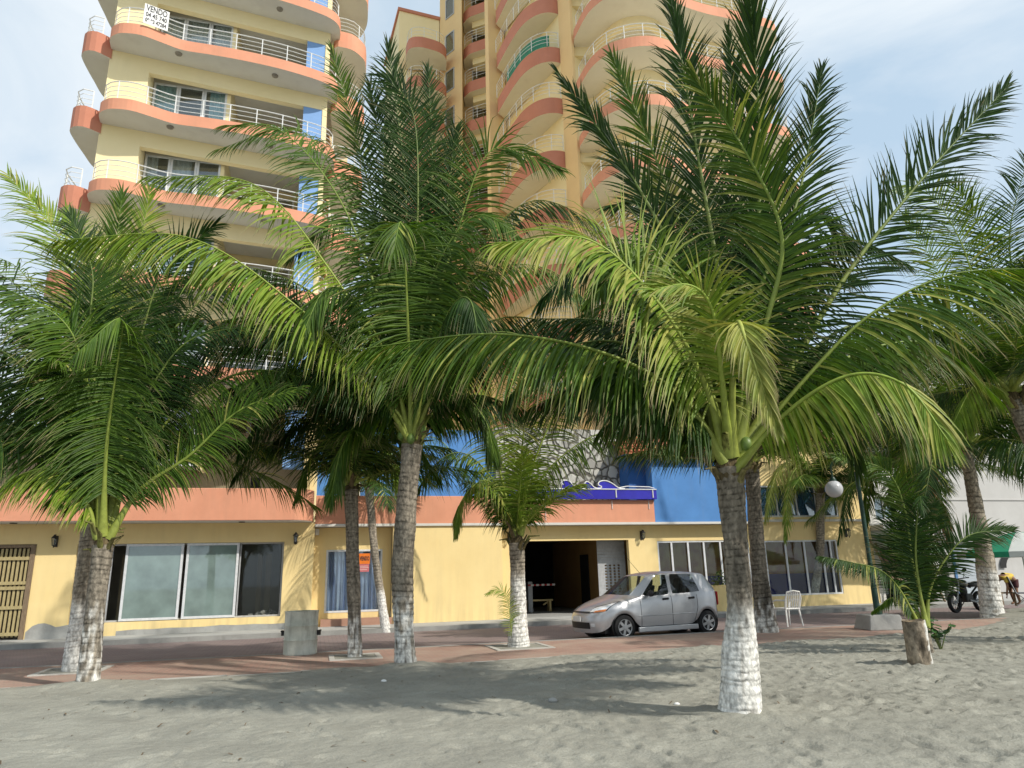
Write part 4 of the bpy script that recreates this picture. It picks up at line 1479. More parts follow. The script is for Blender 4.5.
def palm(label, base, top, radii, spec, nrand=0, L=3.0, leaf=.8, nl=44, bend=(0, 0), paint_h=1.0, paint=1.0, seed=0, tones=('mid', 'dark', 'bright'), width=.036,
         nuts=0, dark=1.0, el=(80, -25), azs=None, g=.55, r0=.026, name='palm_tree', group=PALM_G, cat='palm tree', cbase=True, ring=.085, droop=.42, cen=None, ygroup=0.06, camw=(0, .0)):
    base, top = Vector(base), Vector(top)
    r = random.Random(seed)
    t = thing(name, label, cat, base, 0, group)
    mid = base.lerp(top, .5) + Vector((bend[0], bend[1], 0))
    foot = base - Vector((0, 0, .25)) - (mid - base) * .08
    add(trunk_mesh([foot, base + (mid - base) * .35 + Vector((bend[0], bend[1], 0)) * .35, mid, top], radii, paint_h, base.z, paint, seed, dark, ring), 'trunk', t, base)
    ax = (top - mid).normalized()
    if cbase:
        add(crown_base(top, ax, radii[-1], seed + 3), 'crown_base', t, base)
    C = Vector(cen) if cen is not None else top + ax * radii[-1] * .9
    sd = seed * 100
    for s in spec:
        s = dict(s)
        D0 = C.y
        pts = [at(x, y, D0 + dd) for x, y, dd in s.pop('p')]
        hd = pts[0] - C
        steep = hd.z / max(hd.length, .01)
        hd = Vector((hd.x, hd.y - .12, 0))
        hd = hd.normalized() if hd.length > .01 else Vector((0, -1, 0))
        pts = [C + hd * radii[-1] * .55 + Vector((0, 0, -.32 + .34 * max(0, steep)))] + pts
        sd += 1
        lf = s.pop('leaf', leaf)
        s.setdefault('n', nl)
        s.setdefault('width', width)
        s.setdefault('r0', r0)
        add(frond_mesh(pts, leaf=lf, seed=sd, **s), 'frond', t, base)
    for k in range(nrand):
        az = k * 2.39996 + r.uniform(-.25, .25) if azs is None else azs[k % len(azs)] + r.uniform(-.3, .3)
        e = R(el[0] + (el[1] - el[0]) * ((k + .5) / nrand) + r.uniform(-8, 8))
        ln = L * r.uniform(.85, 1.1)
        d = Vector((cos(az) * cos(e), sin(az) * cos(e), sin(e)))
        dr = droop * r.uniform(.75, 1.25) * (.55 + .6 * cos(e))
        pts = [C] + [C + d * ln * q - Vector((0, 0, 1)) * ln * dr * q ** 2.1 for q in (.25, .5, .75, 1)]
        sd += 1
        tone = tones[k % len(tones)] if r.random() > .15 else r.choice(tones)
        add(frond_mesh(pts, leaf=leaf * r.uniform(.9, 1.1), n=nl, g=g * r.uniform(.8, 1.3), tone=tone, width=width, r0=r0, seed=sd,
                       cam_w=r.uniform(*camw), lift=.25 if e > .8 else .08, tipdry=r.uniform(.1, .35), yellow=ygroup), 'frond', t, base)
    for k in range(nuts):
        a = k * 2.1 + .5
        c = C + Vector((cos(a) * radii[-1] * 1.25, -abs(sin(a)) * radii[-1] * 1.25, radii[-1] * (.5 - .5 * (k % 3))))
        o = MB().ball((0, 0, 0), .075, .075, .10, 12, 9).build('coconut', pm('green_coconut', (.13, .20, .04), (.09, .15, .03), 8, .45), t, True)
        o.location = c - base
    return t


Z0 = 0.10
# ---- the big palm on the sand, right of centre
palm('nearest big coconut palm, whitewashed foot on open sand in front of the silver car',
     (2.26, 8.04, Z0), at(729, 468, 8.04), [.265, .22, .18, .138, .126, .138, .17], [
         dict(p=[(722, 300, .15), (697, 150, .3), (671, -4, .4)], cam_w=.75, tone='dark', leaf=.80, g=.32, lift=.3, sweep=.55, fold=.2, n=90),
         dict(p=[(752, 300, .2), (760, 140, .3), (745, -60, .3)], cam_w=.7, tone='dark', leaf=.88, g=.32, lift=.35, sweep=.5, n=90),
         dict(p=[(742, 280, .5), (738, 150, .8), (728, 30, 1.0)], cam_w=.6, tone='dark', leaf=.6, g=.30, lift=.3, sweep=.6, n=70),
         dict(p=[(765, 300, .3), (800, 190, .5), (822, 70, .6)], cam_w=.85, tone='dark', leaf=.72, g=.30, sweep=.75, n=84),
         dict(p=[(790, 370, .1), (850, 270, .2), (930, 170, .3), (1006, 88, .4)], cam_w=.95, tone='dark', leaf=.78, g=.30, sweep=.85, n=88),
         dict(p=[(800, 385, -.3), (870, 315, -.5), (950, 275, -.6), (1040, 268, -.6)], cam_w=.2, tone='mid', leaf=1.15, g=.85, n=88, yellow=.1, tipdry=.6),
         dict(p=[(790, 410, -.6), (850, 375, -1.0), (905, 385, -1.3), (948, 440, -1.5)], cam_w=.35, tone='bright', leaf=.8, g=.8, n=80, yellow=.3, tipdry=.5),
         dict(p=[(790, 400, .3), (860, 352, .8), (935, 345, 1.1), (1000, 400, 1.3)], cam_w=.3, tone='mid', leaf=.85, g=.8, n=74, tipdry=.5),
         dict(p=[(705, 385, -.3), (660, 305, -.6), (590, 240, -.9), (500, 243, -1.1)], cam_w=.42, tone='bright', leaf=1.08, g=.72, n=96, yellow=.45, tipdry=.6, lift=.3),
         dict(p=[(690, 300, .2), (640, 190, .3), (557, 72, .4)], cam_w=.7, tone='dark', leaf=.55, g=.30, sweep=.5, n=84),
         dict(p=[(698, 290, .4), (664, 180, .6), (612, 56, .7)], cam_w=.6, tone='mid', leaf=.68, g=.25, sweep=.7, n=80, yellow=.15),
         dict(p=[(765, 330, -.2), (782, 240, -.4), (750, 160, -.6), (692, 74, -.8)], cam_w=.75, tone='mid', leaf=.72, g=.35, n=88, yellow=.15),
         dict(p=[(733, 370, -.5), (737, 322, -.9), (748, 345, -1.2), (778, 430, -1.4)], cam_w=.5, tone='yellow', leaf=.5, g=.8, n=56, tipdry=.9, yellow=.6, start=.3, lift=.5),
         dict(p=[(722, 380, -.5), (712, 310, -.8), (690, 285, -1.0), (650, 290, -1.1)], cam_w=.6, tone='bright', leaf=.55, g=.3, n=50, yellow=.4, tipdry=.6, start=.35),
         dict(p=[(680, 395, -.2), (600, 352, -.4), (490, 334, -.5), (352, 350, -.5)], cam_w=.22, tone='mid', leaf=1.0, g=.85, n=100, yellow=.12, tipdry=.4),
         dict(p=[(690, 400, .3), (630, 345, .6), (560, 350, .8), (505, 400, .9)], cam_w=.2, tone='dark', leaf=.85, g=.8, n=74),
         dict(p=[(700, 420, -.2), (650, 390, -.3), (610, 372, -.3), (580, 392, -.2)], cam_w=.3, tone='dark', leaf=.8, g=.9, n=70),
         dict(p=[(710, 390, .5), (680, 330, 1.2), (630, 300, 2.0), (570, 320, 2.8)], cam_w=.1, tone='dark', leaf=.85, g=.6, n=66),
         dict(p=[(745, 370, .6), (770, 300, 1.5), (810, 270, 2.5), (860, 280, 3.4)], cam_w=.1, tone='dark', leaf=.85, g=.6, n=66),
         dict(p=[(735, 350, .6), (738, 270, 1.4), (730, 220, 2.3), (715, 210, 3.2)], cam_w=.1, tone='dark', leaf=.85, g=.5, n=66),
         dict(p=[(760, 400, .4), (800, 370, .8), (840, 400, 1.2), (860, 470, 1.4)], cam_w=.2, tone='dark', leaf=.8, g=.9, n=66),
         dict(p=[(720, 400, .5), (690, 360, .9), (660, 362, 1.3), (645, 390, 1.5)], cam_w=.2, tone='dark', leaf=.8, g=.9, n=66),
         dict(p=[(700, 350, -.1), (668, 270, -.2), (640, 245, -.2), (590, 300, -.2)], cam_w=.5, tone='mid', leaf=.75, g=.6, n=70),
         dict(p=[(748, 340, -.1), (772, 260, -.1), (815, 215, 0), (850, 250, 0)], cam_w=.5, tone='dark', leaf=.7, g=.5, n=66),
         dict(p=[(700, 350, .2), (655, 265, .3), (600, 250, .4), (540, 300, .4)], cam_w=.35, tone='dark', leaf=1.0, g=.8, n=80),
         dict(p=[(770, 400, .6), (840, 330, 1.2), (920, 320, 1.6), (990, 370, 1.8)], cam_w=.3, tone='dark', leaf=1.05, g=.85, n=80),
         dict(p=[(775, 410, .1), (825, 375, .2), (875, 380, .3), (915, 440, .3)], cam_w=.3, tone='mid', leaf=.95, g=.9, n=76),
         dict(p=[(690, 380, .5), (620, 325, 1.0), (535, 318, 1.5)], cam_w=.2, tone='dark', leaf=.95, g=.8, n=74),
         dict(p=[(685, 405, .4), (610, 375, .8), (530, 408, 1.2)], cam_w=.2, tone='dark', leaf=.95, g=.85, n=74),
         dict(p=[(700, 410, .3), (650, 400, .6), (600, 430, .9)], cam_w=.25, tone='mid', leaf=.8, g=.9, n=66),
         dict(p=[(710, 340, .3), (690, 250, .5), (660, 200, .6), (610, 205, .7)], cam_w=.4, tone='dark', leaf=.8, g=.6, n=74),
         dict(p=[(760, 350, .3), (800, 270, .5), (850, 240, .6), (905, 262, .7)], cam_w=.4, tone='dark', leaf=.8, g=.7, n=74),
         dict(p=[(775, 390, .4), (830, 350, .8), (890, 360, 1.1), (930, 420, 1.3)], cam_w=.3, tone='dark', leaf=.85, g=.85, n=70),
     ], nrand=0, leaf=.85, nl=70, bend=(.06, 0), paint_h=1.05, paint=1.05, seed=1, dark=.68, width=.040, nuts=1, r0=.036, ring=.06)

# ---- the tall palm left of centre
palm('tall broad-crowned coconut palm with curved trunk at the sand edge, right of the steel drum',
     (-1.9, 12.94, Z0), at(412, 445, 12.94), [.22, .165, .185, .19, .175, .18], [
         dict(p=[(370, 380, -.7), (295, 305, -1.5), (190, 238, -2.1), (55, 240, -2.5)], cam_w=.25, tone='bright', leaf=1.15, g=.95, n=110, yellow=.12, tipdry=.3),
         dict(p=[(375, 350, -.3), (330, 270, -.7), (255, 185, -1.1), (148, 176, -1.4)], cam_w=.3, tone='bright', leaf=1.05, g=.8, n=90, yellow=.1),
         dict(p=[(385, 320, .4), (355, 220, .6), (300, 130, .8), (215, 150, .9)], cam_w=.4, tone='mid', leaf=.95, g=.7, n=80),
         dict(p=[(392, 300, .3), (365, 170, .5), (332, 50, .6)], cam_w=.75, tone='mid', leaf=.85, g=.35, n=84, sweep=.8, yellow=.1),
         dict(p=[(405, 300, .1), (405, 180, .1), (388, 48, .2)], cam_w=.85, tone='dark', leaf=1.05, g=.25, n=90, sweep=.85),
         dict(p=[(420, 300, .5), (432, 170, .8), (428, 70, 1.0)], cam_w=.7, tone='dark', leaf=.9, g=.25, n=80, sweep=.75),
         dict(p=[(430, 330, -.2), (455, 240, -.3), (492, 150, -.4), (560, 170, -.4)], cam_w=.6, tone='mid', leaf=1.0, g=.5, n=84),
         dict(p=[(438, 340, .2), (480, 250, .4), (540, 200, .5), (640, 250, .6)], cam_w=.3, tone='dark', leaf=1.0, g=.8, n=84),
         dict(p=[(408, 330, -.8), (404, 240, -1.3), (400, 222, -1.7), (394, 250, -2.1)], cam_w=.35, tone='mid', leaf=1.25, g=.75, n=90, yellow=.08),
         dict(p=[(430, 400, -.3), (470, 340, -.5), (530, 340, -.6), (575, 410, -.6)], cam_w=.3, tone='dark', leaf=1.0, g=.9, n=80),
         dict(p=[(430, 415, .2), (460, 395, .4), (485, 420, .5), (495, 460, .5)], cam_w=.3, tone='mid', leaf=.85, g=1.0, n=70),
         dict(p=[(395, 410, -.3), (345, 370, -.6), (285, 385, -.7), (240, 450, -.7)], cam_w=.25, tone='dark', leaf=1.0, g=.9, n=80),
         dict(p=[(395, 400, .5), (345, 340, 1.2), (270, 330, 1.8), (200, 380, 2.2)], cam_w=.2, tone='dark', leaf=1.0, g=.8, n=70),
         dict(p=[(400, 420, .1), (375, 410, .1), (345, 440, .1), (330, 500, .1)], cam_w=.3, tone='mid', leaf=.8, g=1.0, n=60),
         dict(p=[(415, 340, 1.0), (430, 260, 2.0), (460, 230, 3.0), (500, 260, 3.8)], cam_w=.1, tone='dark', leaf=1.0, g=.6, n=66),
         dict(p=[(400, 340, 1.0), (380, 250, 2.0), (340, 220, 3.0), (290, 260, 3.8)], cam_w=.1, tone='dark', leaf=1.0, g=.6, n=66),
         dict(p=[(425, 380, -.6), (450, 310, -1.2), (470, 300, -1.7), (480, 350, -2.1)], cam_w=.3, tone='dark', leaf=1.05, g=.9, n=70),
         dict(p=[(392, 370, -.5), (355, 300, -1.0), (325, 290, -1.4), (300, 340, -1.7)], cam_w=.35, tone='mid', leaf=1.0, g=.9, n=74),
         dict(p=[(440, 380, .4), (500, 330, .8), (565, 350, 1.2)], cam_w=.25, tone='dark', leaf=1.1, g=.85),
         dict(p=[(430, 415, .4), (475, 395, .8), (525, 410, 1.2)], cam_w=.25, tone='dark', leaf=.9, g=.9),
         dict(p=[(380, 395, .4), (310, 360, .9), (225, 390, 1.4)], cam_w=.25, tone='dark', leaf=1.1, g=.85),
         dict(p=[(385, 415, .3), (330, 400, .7), (265, 450, 1.0)], cam_w=.25, tone='dark', leaf=1.0, g=.9),
         dict(p=[(370, 350, .2), (290, 280, .4), (200, 270, .5), (120, 330, .5)], cam_w=.3, tone='dark', leaf=1.15, g=.85, n=84),
         dict(p=[(375, 385, -.2), (300, 335, -.4), (215, 340, -.5), (150, 410, -.5)], cam_w=.3, tone='dark', leaf=1.15, g=.9, n=84),
         dict(p=[(385, 400, .2), (325, 365, .4), (255, 380, .5), (200, 440, .5)], cam_w=.3, tone='mid', leaf=1.05, g=.9, n=80),
         dict(p=[(430, 350, .1), (480, 275, .2), (550, 270, .2), (610, 330, .2)], cam_w=.35, tone='mid', leaf=1.15, g=.85, n=84),
         dict(p=[(435, 375, .3), (495, 320, .5), (560, 330, .6), (610, 390, .6)], cam_w=.3, tone='dark', leaf=1.15, g=.9, n=84),
         dict(p=[(385, 320, -.1), (340, 200, -.1), (280, 130, -.1), (225, 125, -.1)], cam_w=.5, tone='mid', leaf=.95, g=.7, n=80),
         dict(p=[(375, 360, .5), (300, 310, 1.2), (225, 320, 2.0)], cam_w=.25, tone='mid', leaf=1.1, g=.8),
         dict(p=[(400, 300, .2), (388, 180, .3), (370, 85, .3)], cam_w=.85, tone='dark', leaf=1.0, g=.3, sweep=.9),
         dict(p=[(412, 300, -.2), (418, 200, -.3), (412, 110, -.3), (380, 75, -.3)], cam_w=.8, tone='dark', leaf=1.1, g=.4, sweep=.95),
         dict(p=[(425, 310, .2), (445, 220, .3), (455, 130, .3)], cam_w=.8, tone='dark', leaf=1.05, g=.35, sweep=.9),
         dict(p=[(420, 340, -.5), (440, 260, -.9), (478, 215, -1.2), (525, 240, -1.4)], cam_w=.4, tone='mid', leaf=1.1, g=.75),
     ], nl=80, leaf=1.0, bend=(-.12, 0), paint_h=1.12, paint=.55, seed=2, dark=.78, width=.046, nuts=5, r0=.034, ring=.1)

# ---- short palm at the left
palm('short coconut palm with mossy black and white trunk at the left edge of the sand',
     (-6.57, 11.6, Z0), at(103, 545, 11.6), [.19, .165, .145, .14, .14, .15], [
         dict(p=[(92, 430, .2), (78, 320, .3), (60, 240, .3), (8, 175, .3)], cam_w=.6, tone='bright', leaf=.9, g=.4, n=84, yellow=.15),
         dict(p=[(104, 430, .2), (110, 310, .3), (122, 195, .3)], cam_w=.8, tone='mid', leaf=.85, g=.25, n=84, yellow=.1, sweep=.8),
         dict(p=[(107, 440, -.5), (118, 360, -.9), (120, 318, -1.3), (78, 352, -1.7)], cam_w=.4, tone='mid', leaf=.95, g=.8, n=90),
         dict(p=[(97, 450, -.4), (84, 370, -.7), (62, 320, -1.0), (0, 285, -1.2)], cam_w=.45, tone='mid', leaf=1.0, g=.7, n=90),
         dict(p=[(85, 470, -.1), (50, 400, -.2), (0, 350, -.3), (-70, 340, -.3)], cam_w=.35, tone='dark', leaf=1.0, g=.8, n=84),
         dict(p=[(80, 490, -.2), (40, 440, -.4), (-10, 425, -.5), (-70, 460, -.6)], cam_w=.3, tone='mid', leaf=.9, g=.8, n=80, yellow=.1),
         dict(p=[(85, 500, -.3), (55, 470, -.6), (20, 475, -.8), (-15, 500, -.9)], cam_w=.3, tone='bright', leaf=.7, g=.8, n=66, yellow=.2),
         dict(p=[(140, 490, 0), (190, 455, 0), (240, 410, 0), (300, 388, 0)], cam_w=.6, tone='mid', leaf=.62, g=.5, n=84, yellow=.1),
         dict(p=[(120, 460, .2), (150, 390, .3), (190, 340, .4), (255, 325, .4)], cam_w=.45, tone='dark', leaf=.95, g=.6, n=84),
         dict(p=[(115, 440, .3), (140, 340, .5), (165, 270, .6), (215, 225, .7)], cam_w=.6, tone='dark', leaf=.95, g=.4, n=84),
         dict(p=[(112, 440, .8), (128, 350, 1.4), (150, 300, 2.0), (175, 300, 2.5)], cam_w=.3, tone='dark', leaf=.95, g=.5, n=70),
         dict(p=[(92, 450, .8), (65, 370, 1.4), (20, 330, 2.0), (-40, 330, 2.5)], cam_w=.3, tone='dark', leaf=.95, g=.5, n=70),
         dict(p=[(98, 430, -.2), (90, 330, -.3), (92, 270, -.3), (70, 215, -.3)], cam_w=.7, tone='dark', leaf=.9, g=.35, n=80),
         dict(p=[(130, 470, .3), (190, 400, .5), (255, 370, .6), (330, 385, .6)], cam_w=.45, tone='mid', leaf=.95, g=.75, n=84),
         dict(p=[(120, 450, .5), (160, 350, .8), (220, 290, 1.0), (300, 300, 1.1)], cam_w=.45, tone='dark', leaf=1.0, g=.75, n=84),
         dict(p=[(90, 460, .3), (60, 360, .5), (10, 280, .6), (-60, 270, .6)], cam_w=.45, tone='dark', leaf=1.0, g=.7, n=84),
         dict(p=[(85, 480, .2), (40, 410, .3), (-20, 390, .4), (-80, 430, .4)], cam_w=.35, tone='dark', leaf=1.0, g=.85, n=84),
     ], nl=80, leaf=.9, bend=(-.02, 0), paint_h=1.2, paint=.3, seed=3, width=.040, r0=.032, group=None, dark=.8)

# ---- whitewashed palm right behind it
palm('pale whitewashed leaning palm trunk directly behind the short mossy palm at the left',
     (-8.1, 13.74, Z0), at(97, 462, 13.9), [.2, .165, .15, .14, .14, .15], [
         dict(p=[(60, 340, 0), (20, 270, 0), (-30, 250, 0)], cam_w=.4, tone='mid', leaf=.95, g=.7),
         dict(p=[(95, 330, 0), (75, 240, 0), (25, 195, 0)], cam_w=.6, tone='bright', leaf=.9, g=.4, yellow=.15),
         dict(p=[(130, 350, 0), (180, 280, 0), (235, 275, 0)], cam_w=.4, tone='mid', leaf=.95, g=.7),
         dict(p=[(110, 330, 0), (140, 240, 0), (150, 190, 0)], cam_w=.7, tone='bright', leaf=.9, g=.3, yellow=.1),
     ], nrand=17, L=4.3, leaf=1.05, nl=56, paint_h=1.15, paint=1.1, seed=4, tones=('dark', 'mid', 'dark'), el=(72, 12), droop=.34, width=.044)

# ---- slim palm at the drum
palm('slim straight coconut palm with dark crown on the promenade next to the steel drum',
     (-3.23, 14.92, Z0), at(351, 490, 14.92), [.165, .135, .13, .13, .13, .145], [
         dict(p=[(320, 430, -.3), (275, 420, -.5), (232, 480, -.6)], cam_w=.25, tone='dark', leaf=.85, g=1.0),
         dict(p=[(325, 400, 0), (275, 370, 0), (215, 400, .2)], cam_w=.25, tone='dark', leaf=.9, g=.9),
         dict(p=[(375, 440, -.2), (405, 430, -.4), (440, 480, -.5)], cam_w=.25, tone='mid', leaf=.75, g=1.0),
         dict(p=[(340, 440, -.2), (315, 450, -.3), (295, 500, -.3)], cam_w=.3, tone='mid', leaf=.6, g=1.0),
     ], nrand=14, L=3.2, leaf=.9, nl=52, paint_h=.75, paint=.5, seed=5, tones=('dark', 'mid', 'dark'), el=(78, 22), droop=.34, dark=.9)

# ---- palm in front of the garage
palm('young bright green coconut palm with white painted trunk, in front of the garage',
     (0.0, 16.1, Z0), at(517, 543, 16.1), [.27, .22, .185, .165, .16, .175], [
         dict(p=[(502, 480, -.2), (485, 420, -.3), (462, 385, -.4), (425, 395, -.4)], cam_w=.5, tone='bright', leaf=.75, g=.6, yellow=.2),
         dict(p=[(520, 470, 0), (525, 410, 0), (520, 345, 0)], cam_w=.7, tone='mid', leaf=.7, g=.3, yellow=.1),
         dict(p=[(530, 475, -.2), (552, 420, -.3), (580, 375, -.4), (620, 370, -.4)], cam_w=.5, tone='bright', leaf=.75, g=.5, yellow=.2),
         dict(p=[(500, 490, -.2), (468, 455, -.4), (440, 460, -.5), (410, 500, -.5)], cam_w=.3, tone='mid', leaf=.75, g=.9, yellow=.1),
         dict(p=[(540, 480, -.1), (585, 440, -.2), (630, 430, -.2), (680, 455, -.2)], cam_w=.3, tone='mid', leaf=.75, g=.9, yellow=.1),
         dict(p=[(505, 500, -.3), (485, 480, -.6), (462, 500, -.8), (455, 535, -.9)], cam_w=.3, tone='bright', leaf=.55, g=1.0, yellow=.25),
     ], nrand=6, L=2.4, leaf=.7, nl=50, paint_h=1.42, paint=1.1, seed=6, tones=('mid', 'dark', 'bright'), el=(78, 48), width=.038, g=.6)
# loose sprout by its foot
sp = bpy.data.objects[-1]
palm6 = [o for o in bpy.data.objects if o.get('label', '').startswith('young bright green')][0]
add(frond_mesh([(-.12, 15.95, .1), at(508, 602, 15.9), at(500, 590, 15.85), at(487, 594, 15.8)], leaf=.24, n=26, g=.4, cam_w=.6, tone='bright', width=.022, r0=.009, yellow=.4, seed=77), 'sprout', palm6, Vector((0, 16.1, Z0)))

# ---- thin bent palm against the yellow wall
palm('thin bent palm with white foot growing against the yellow wall beside the curtained window',
     (*gnd(387, 628, .13).xy, .13), at(369, 488, 22.9), [.16, .13, .12, .12, .12, .14], [
         dict(p=[(380, 455, -.2), (392, 455, -.3), (398, 500, -.4)], cam_w=.4, tone='bright', leaf=.6, g=1.0),
         dict(p=[(395, 455, 0), (440, 440, 0), (492, 520, 0)], cam_w=.3, tone='mid', leaf=.6, g=.9),
     ], nrand=11, L=2.3, leaf=.7, nl=36, paint_h=1.05, paint=1.2, seed=7, el=(75, 0), bend=(-.08, 0))
# ---- ringed palm behind the big one
palm('dark ringed palm with rough grey foot, next to the white plastic chair',
     (6.02, 18.2, Z0), at(752, 470, 18.2), [.33, .24, .19, .18, .175, .18], [], nrand=18, L=4.2, leaf=1.0, nl=54, paint_h=.72, paint=.35, seed=8,
     tones=('dark', 'mid', 'dark'), el=(82, 25), droop=.3, width=.048, dark=.62, bend=(-.05, 0), ring=.12)
# ---- palm at the restaurant front
palm('curved palm with white foot on the pavement in front of the restaurant windows',
     (*gnd(811, 605, .13).xy, .13), at(820, 492, 28.2), [.19, .16, .15, .16, .16, .18], [
         dict(p=[(800, 462, 0), (778, 470, -.2), (765, 520, -.3)], cam_w=.4, tone='yellow', leaf=.8, g=.9),
         dict(p=[(805, 465, -.2), (790, 480, -.5), (785, 540, -.7)], cam_w=.4, tone='bright', leaf=.7, g=.9, yellow=.5),
         dict(p=[(835, 455, 0), (870, 445, 0), (905, 480, 0)], cam_w=.4, tone='mid', leaf=.9, g=.9),
     ], nrand=12, L=3.0, leaf=.85, nl=40, paint_h=1.0, paint=1.2, seed=9, el=(75, 10), tones=('bright', 'mid', 'dark'), width=.045, bend=(.18, 0))
# ---- big palm at the right
palm('thick white-footed palm with a full dark crown, beside the black motorcycle',
     (*gnd(992, 615, .1).xy, Z0), at(966, 452, 21.6), [.33, .29, .24, .21, .18, .17], [
         dict(p=[(950, 380, 0), (945, 290, 0), (905, 215, 0)], cam_w=.6, tone='bright', leaf=1.1, g=.4, yellow=.15),
         dict(p=[(940, 400, 0), (900, 350, 0), (850, 370, 0)], cam_w=.3, tone='mid', leaf=1.0, g=.9),
         dict(p=[(985, 400, 0), (1010, 340, 0), (1060, 330, 0)], cam_w=.3, tone='dark', leaf=1.0, g=.9),
         dict(p=[(945, 440, -.3), (932, 455, -.5), (928, 520, -.6)], cam_w=.3, tone='dead', leaf=.6, g=.9, n=40),
         dict(p=[(985, 430, -.2), (1005, 415, -.4), (1030, 450, -.5)], cam_w=.3, tone='mid', leaf=.9, g=1.0),
     ], nrand=24, L=5.0, leaf=1.15, nl=56, paint_h=1.25, paint=.8, seed=10, el=(78, 5), tones=('dark', 'mid', 'dark'), width=.05, bend=(.05, 0), ring=.16)
# ---- palm just at the right edge
palm('tall palm half out of the photo at the right edge, fronds hanging in',
     (10.9, 14.2, Z0), at(1014, 400, 14.2), [.24, .2, .17, .16, .16, .17], [
         dict(p=[(985, 320, 0), (960, 240, 0), (925, 190, 0), (895, 190, 0)], cam_w=.5, tone='bright', leaf=1.0, g=.5, yellow=.15, n=70),
         dict(p=[(1000, 310, 0), (985, 240, 0), (955, 185, 0)], cam_w=.6, tone='mid', leaf=.95, g=.4, n=70),
         dict(p=[(975, 360, 0), (930, 310, 0), (880, 320, 0), (850, 370, 0)], cam_w=.3, tone='mid', leaf=.95, g=.8, n=70, yellow=.1),
         dict(p=[(1000, 390, -.2), (975, 385, -.4), (950, 430, -.5)], cam_w=.35, tone='bright', leaf=.8, g=1.0, n=60),
         dict(p=[(1015, 300, 0), (1010, 230, 0), (1030, 150, 0)], cam_w=.6, tone='dark', leaf=.9, g=.4, n=66),
     ], nrand=20, L=4.0, leaf=1.0, nl=56, paint_h=1.1, paint=.8, seed=12, el=(75, 10), tones=('dark', 'mid', 'dark'), bend=(.2, 0))
# ---- palm with a dead brown frond
palm('shaggy palm with one dead brown frond hanging, behind the green street lamp',
     (*gnd(905, 602, .1).xy, Z0), at(908, 478, 26.5), [.24, .2, .19, .18, .18, .2], [
         dict(p=[(880, 440, -.3), (860, 450, -.5), (838, 540, -.6)], cam_w=.3, tone='dark', leaf=.9, g=1.0),
         dict(p=[(885, 450, -.1), (870, 470, -.2), (865, 530, -.3)], cam_w=.3, tone='mid', leaf=.7, g=1.0),
     ], nrand=17, L=4.2, leaf=1.05, nl=48, paint_h=1.0, paint=.8, seed=13, el=(75, 5), tones=('mid', 'dark', 'bright'), width=.05)
p13 = [o for o in bpy.data.objects if o.get('label', '').startswith('shaggy palm')][0]
b13 = Vector(p13.location)
add(frond_mesh([at(905, 468, 26.4), at(895, 458, 25.9), at(915, 466, 25.6), at(938, 500, 25.4), at(950, 545, 25.3)], leaf=.85, n=54, g=1.2, cam_w=.4, tone='dead', width=.045, r0=.03, seed=78), 'frond', p13, b13)
p13.children[-1]['label'] = 'dead brown frond'
# ---- young palm behind the cut stump
palm('young trunkless palm with a fan of dark fronds growing behind the cut stump',
     (7.0, 13.0, Z0), (7.0, 13.0, .45), [.13, .11, .10], [
         dict(p=[(912, 560, .1), (905, 510, .2), (885, 470, .2), (830, 455, .2)], cam_w=.6, tone='mid', leaf=.42, g=.3, n=70),
         dict(p=[(916, 560, 0), (918, 510, -.1), (920, 496, -.3), (922, 512, -.6)], cam_w=.6, tone='dark', leaf=.38, g=.45, n=56),
         dict(p=[(900, 590, -.2), (880, 570, -.3), (850, 562, -.4), (820, 556, -.4)], cam_w=.4, tone='dark', leaf=.36, g=.8, n=60, yellow=.15),
         dict(p=[(930, 590, 0), (945, 560, 0), (970, 535, 0), (1012, 530, 0)], cam_w=.7, tone='dark', leaf=.5, g=.25, n=70),
         dict(p=[(922, 570, .2), (928, 530, .3), (935, 505, .4)], cam_w=.7, tone='dark', leaf=.5, g=.3, n=60),
         dict(p=[(908, 575, .2), (900, 540, .3), (893, 510, .4)], cam_w=.7, tone='dark', leaf=.6, g=.3, n=60),
         dict(p=[(905, 605, -.1), (892, 598, -.2), (880, 606, -.2), (872, 612, -.2)], cam_w=.4, tone='mid', leaf=.2, g=.8, n=34, yellow=.1),
     ], nl=60, leaf=.6, paint_h=0, seed=14, width=.034, r0=.022, cbase=False, name='young_palm')
# ================================================================== silver hatchback
PAINT = pm('silver_car_paint', (.52, .53, .55), (.49, .50, .52), 30.0, .36, spec=.5, metal=.6, coat=.5)
RIM = pm('silver_wheel_paint', (.48, .49, .50), (.4, .41, .42), 20, .35, metal=.6)
AMBER = pm('amber_lens', (.62, .22, .08), (.5, .17, .05), 20, .2)
LENS = pm('headlamp_lens', (.92, .94, .96), (.7, .73, .76), 40, .12, metal=.1, coat=1)
SEATM = pm('dark_seat_cloth', (.05, .05, .055), (.035, .035, .04), 20, .9)
CYAW = R(25)
car_o = Vector((2.56, 18.2, 0.0)) - Matrix.Rotation(CYAW, 3, 'Z') @ Vector((.68 * 1.08, -.66 * 1.08, 0))
car = thing('parked_car', 'silver five door hatchback parked along the kerb in front of the garage', 'car', car_o, CYAW)
car.scale = (1.08, 1.08, 1.06)
XF, XR, AR = .68, 3.025, .325


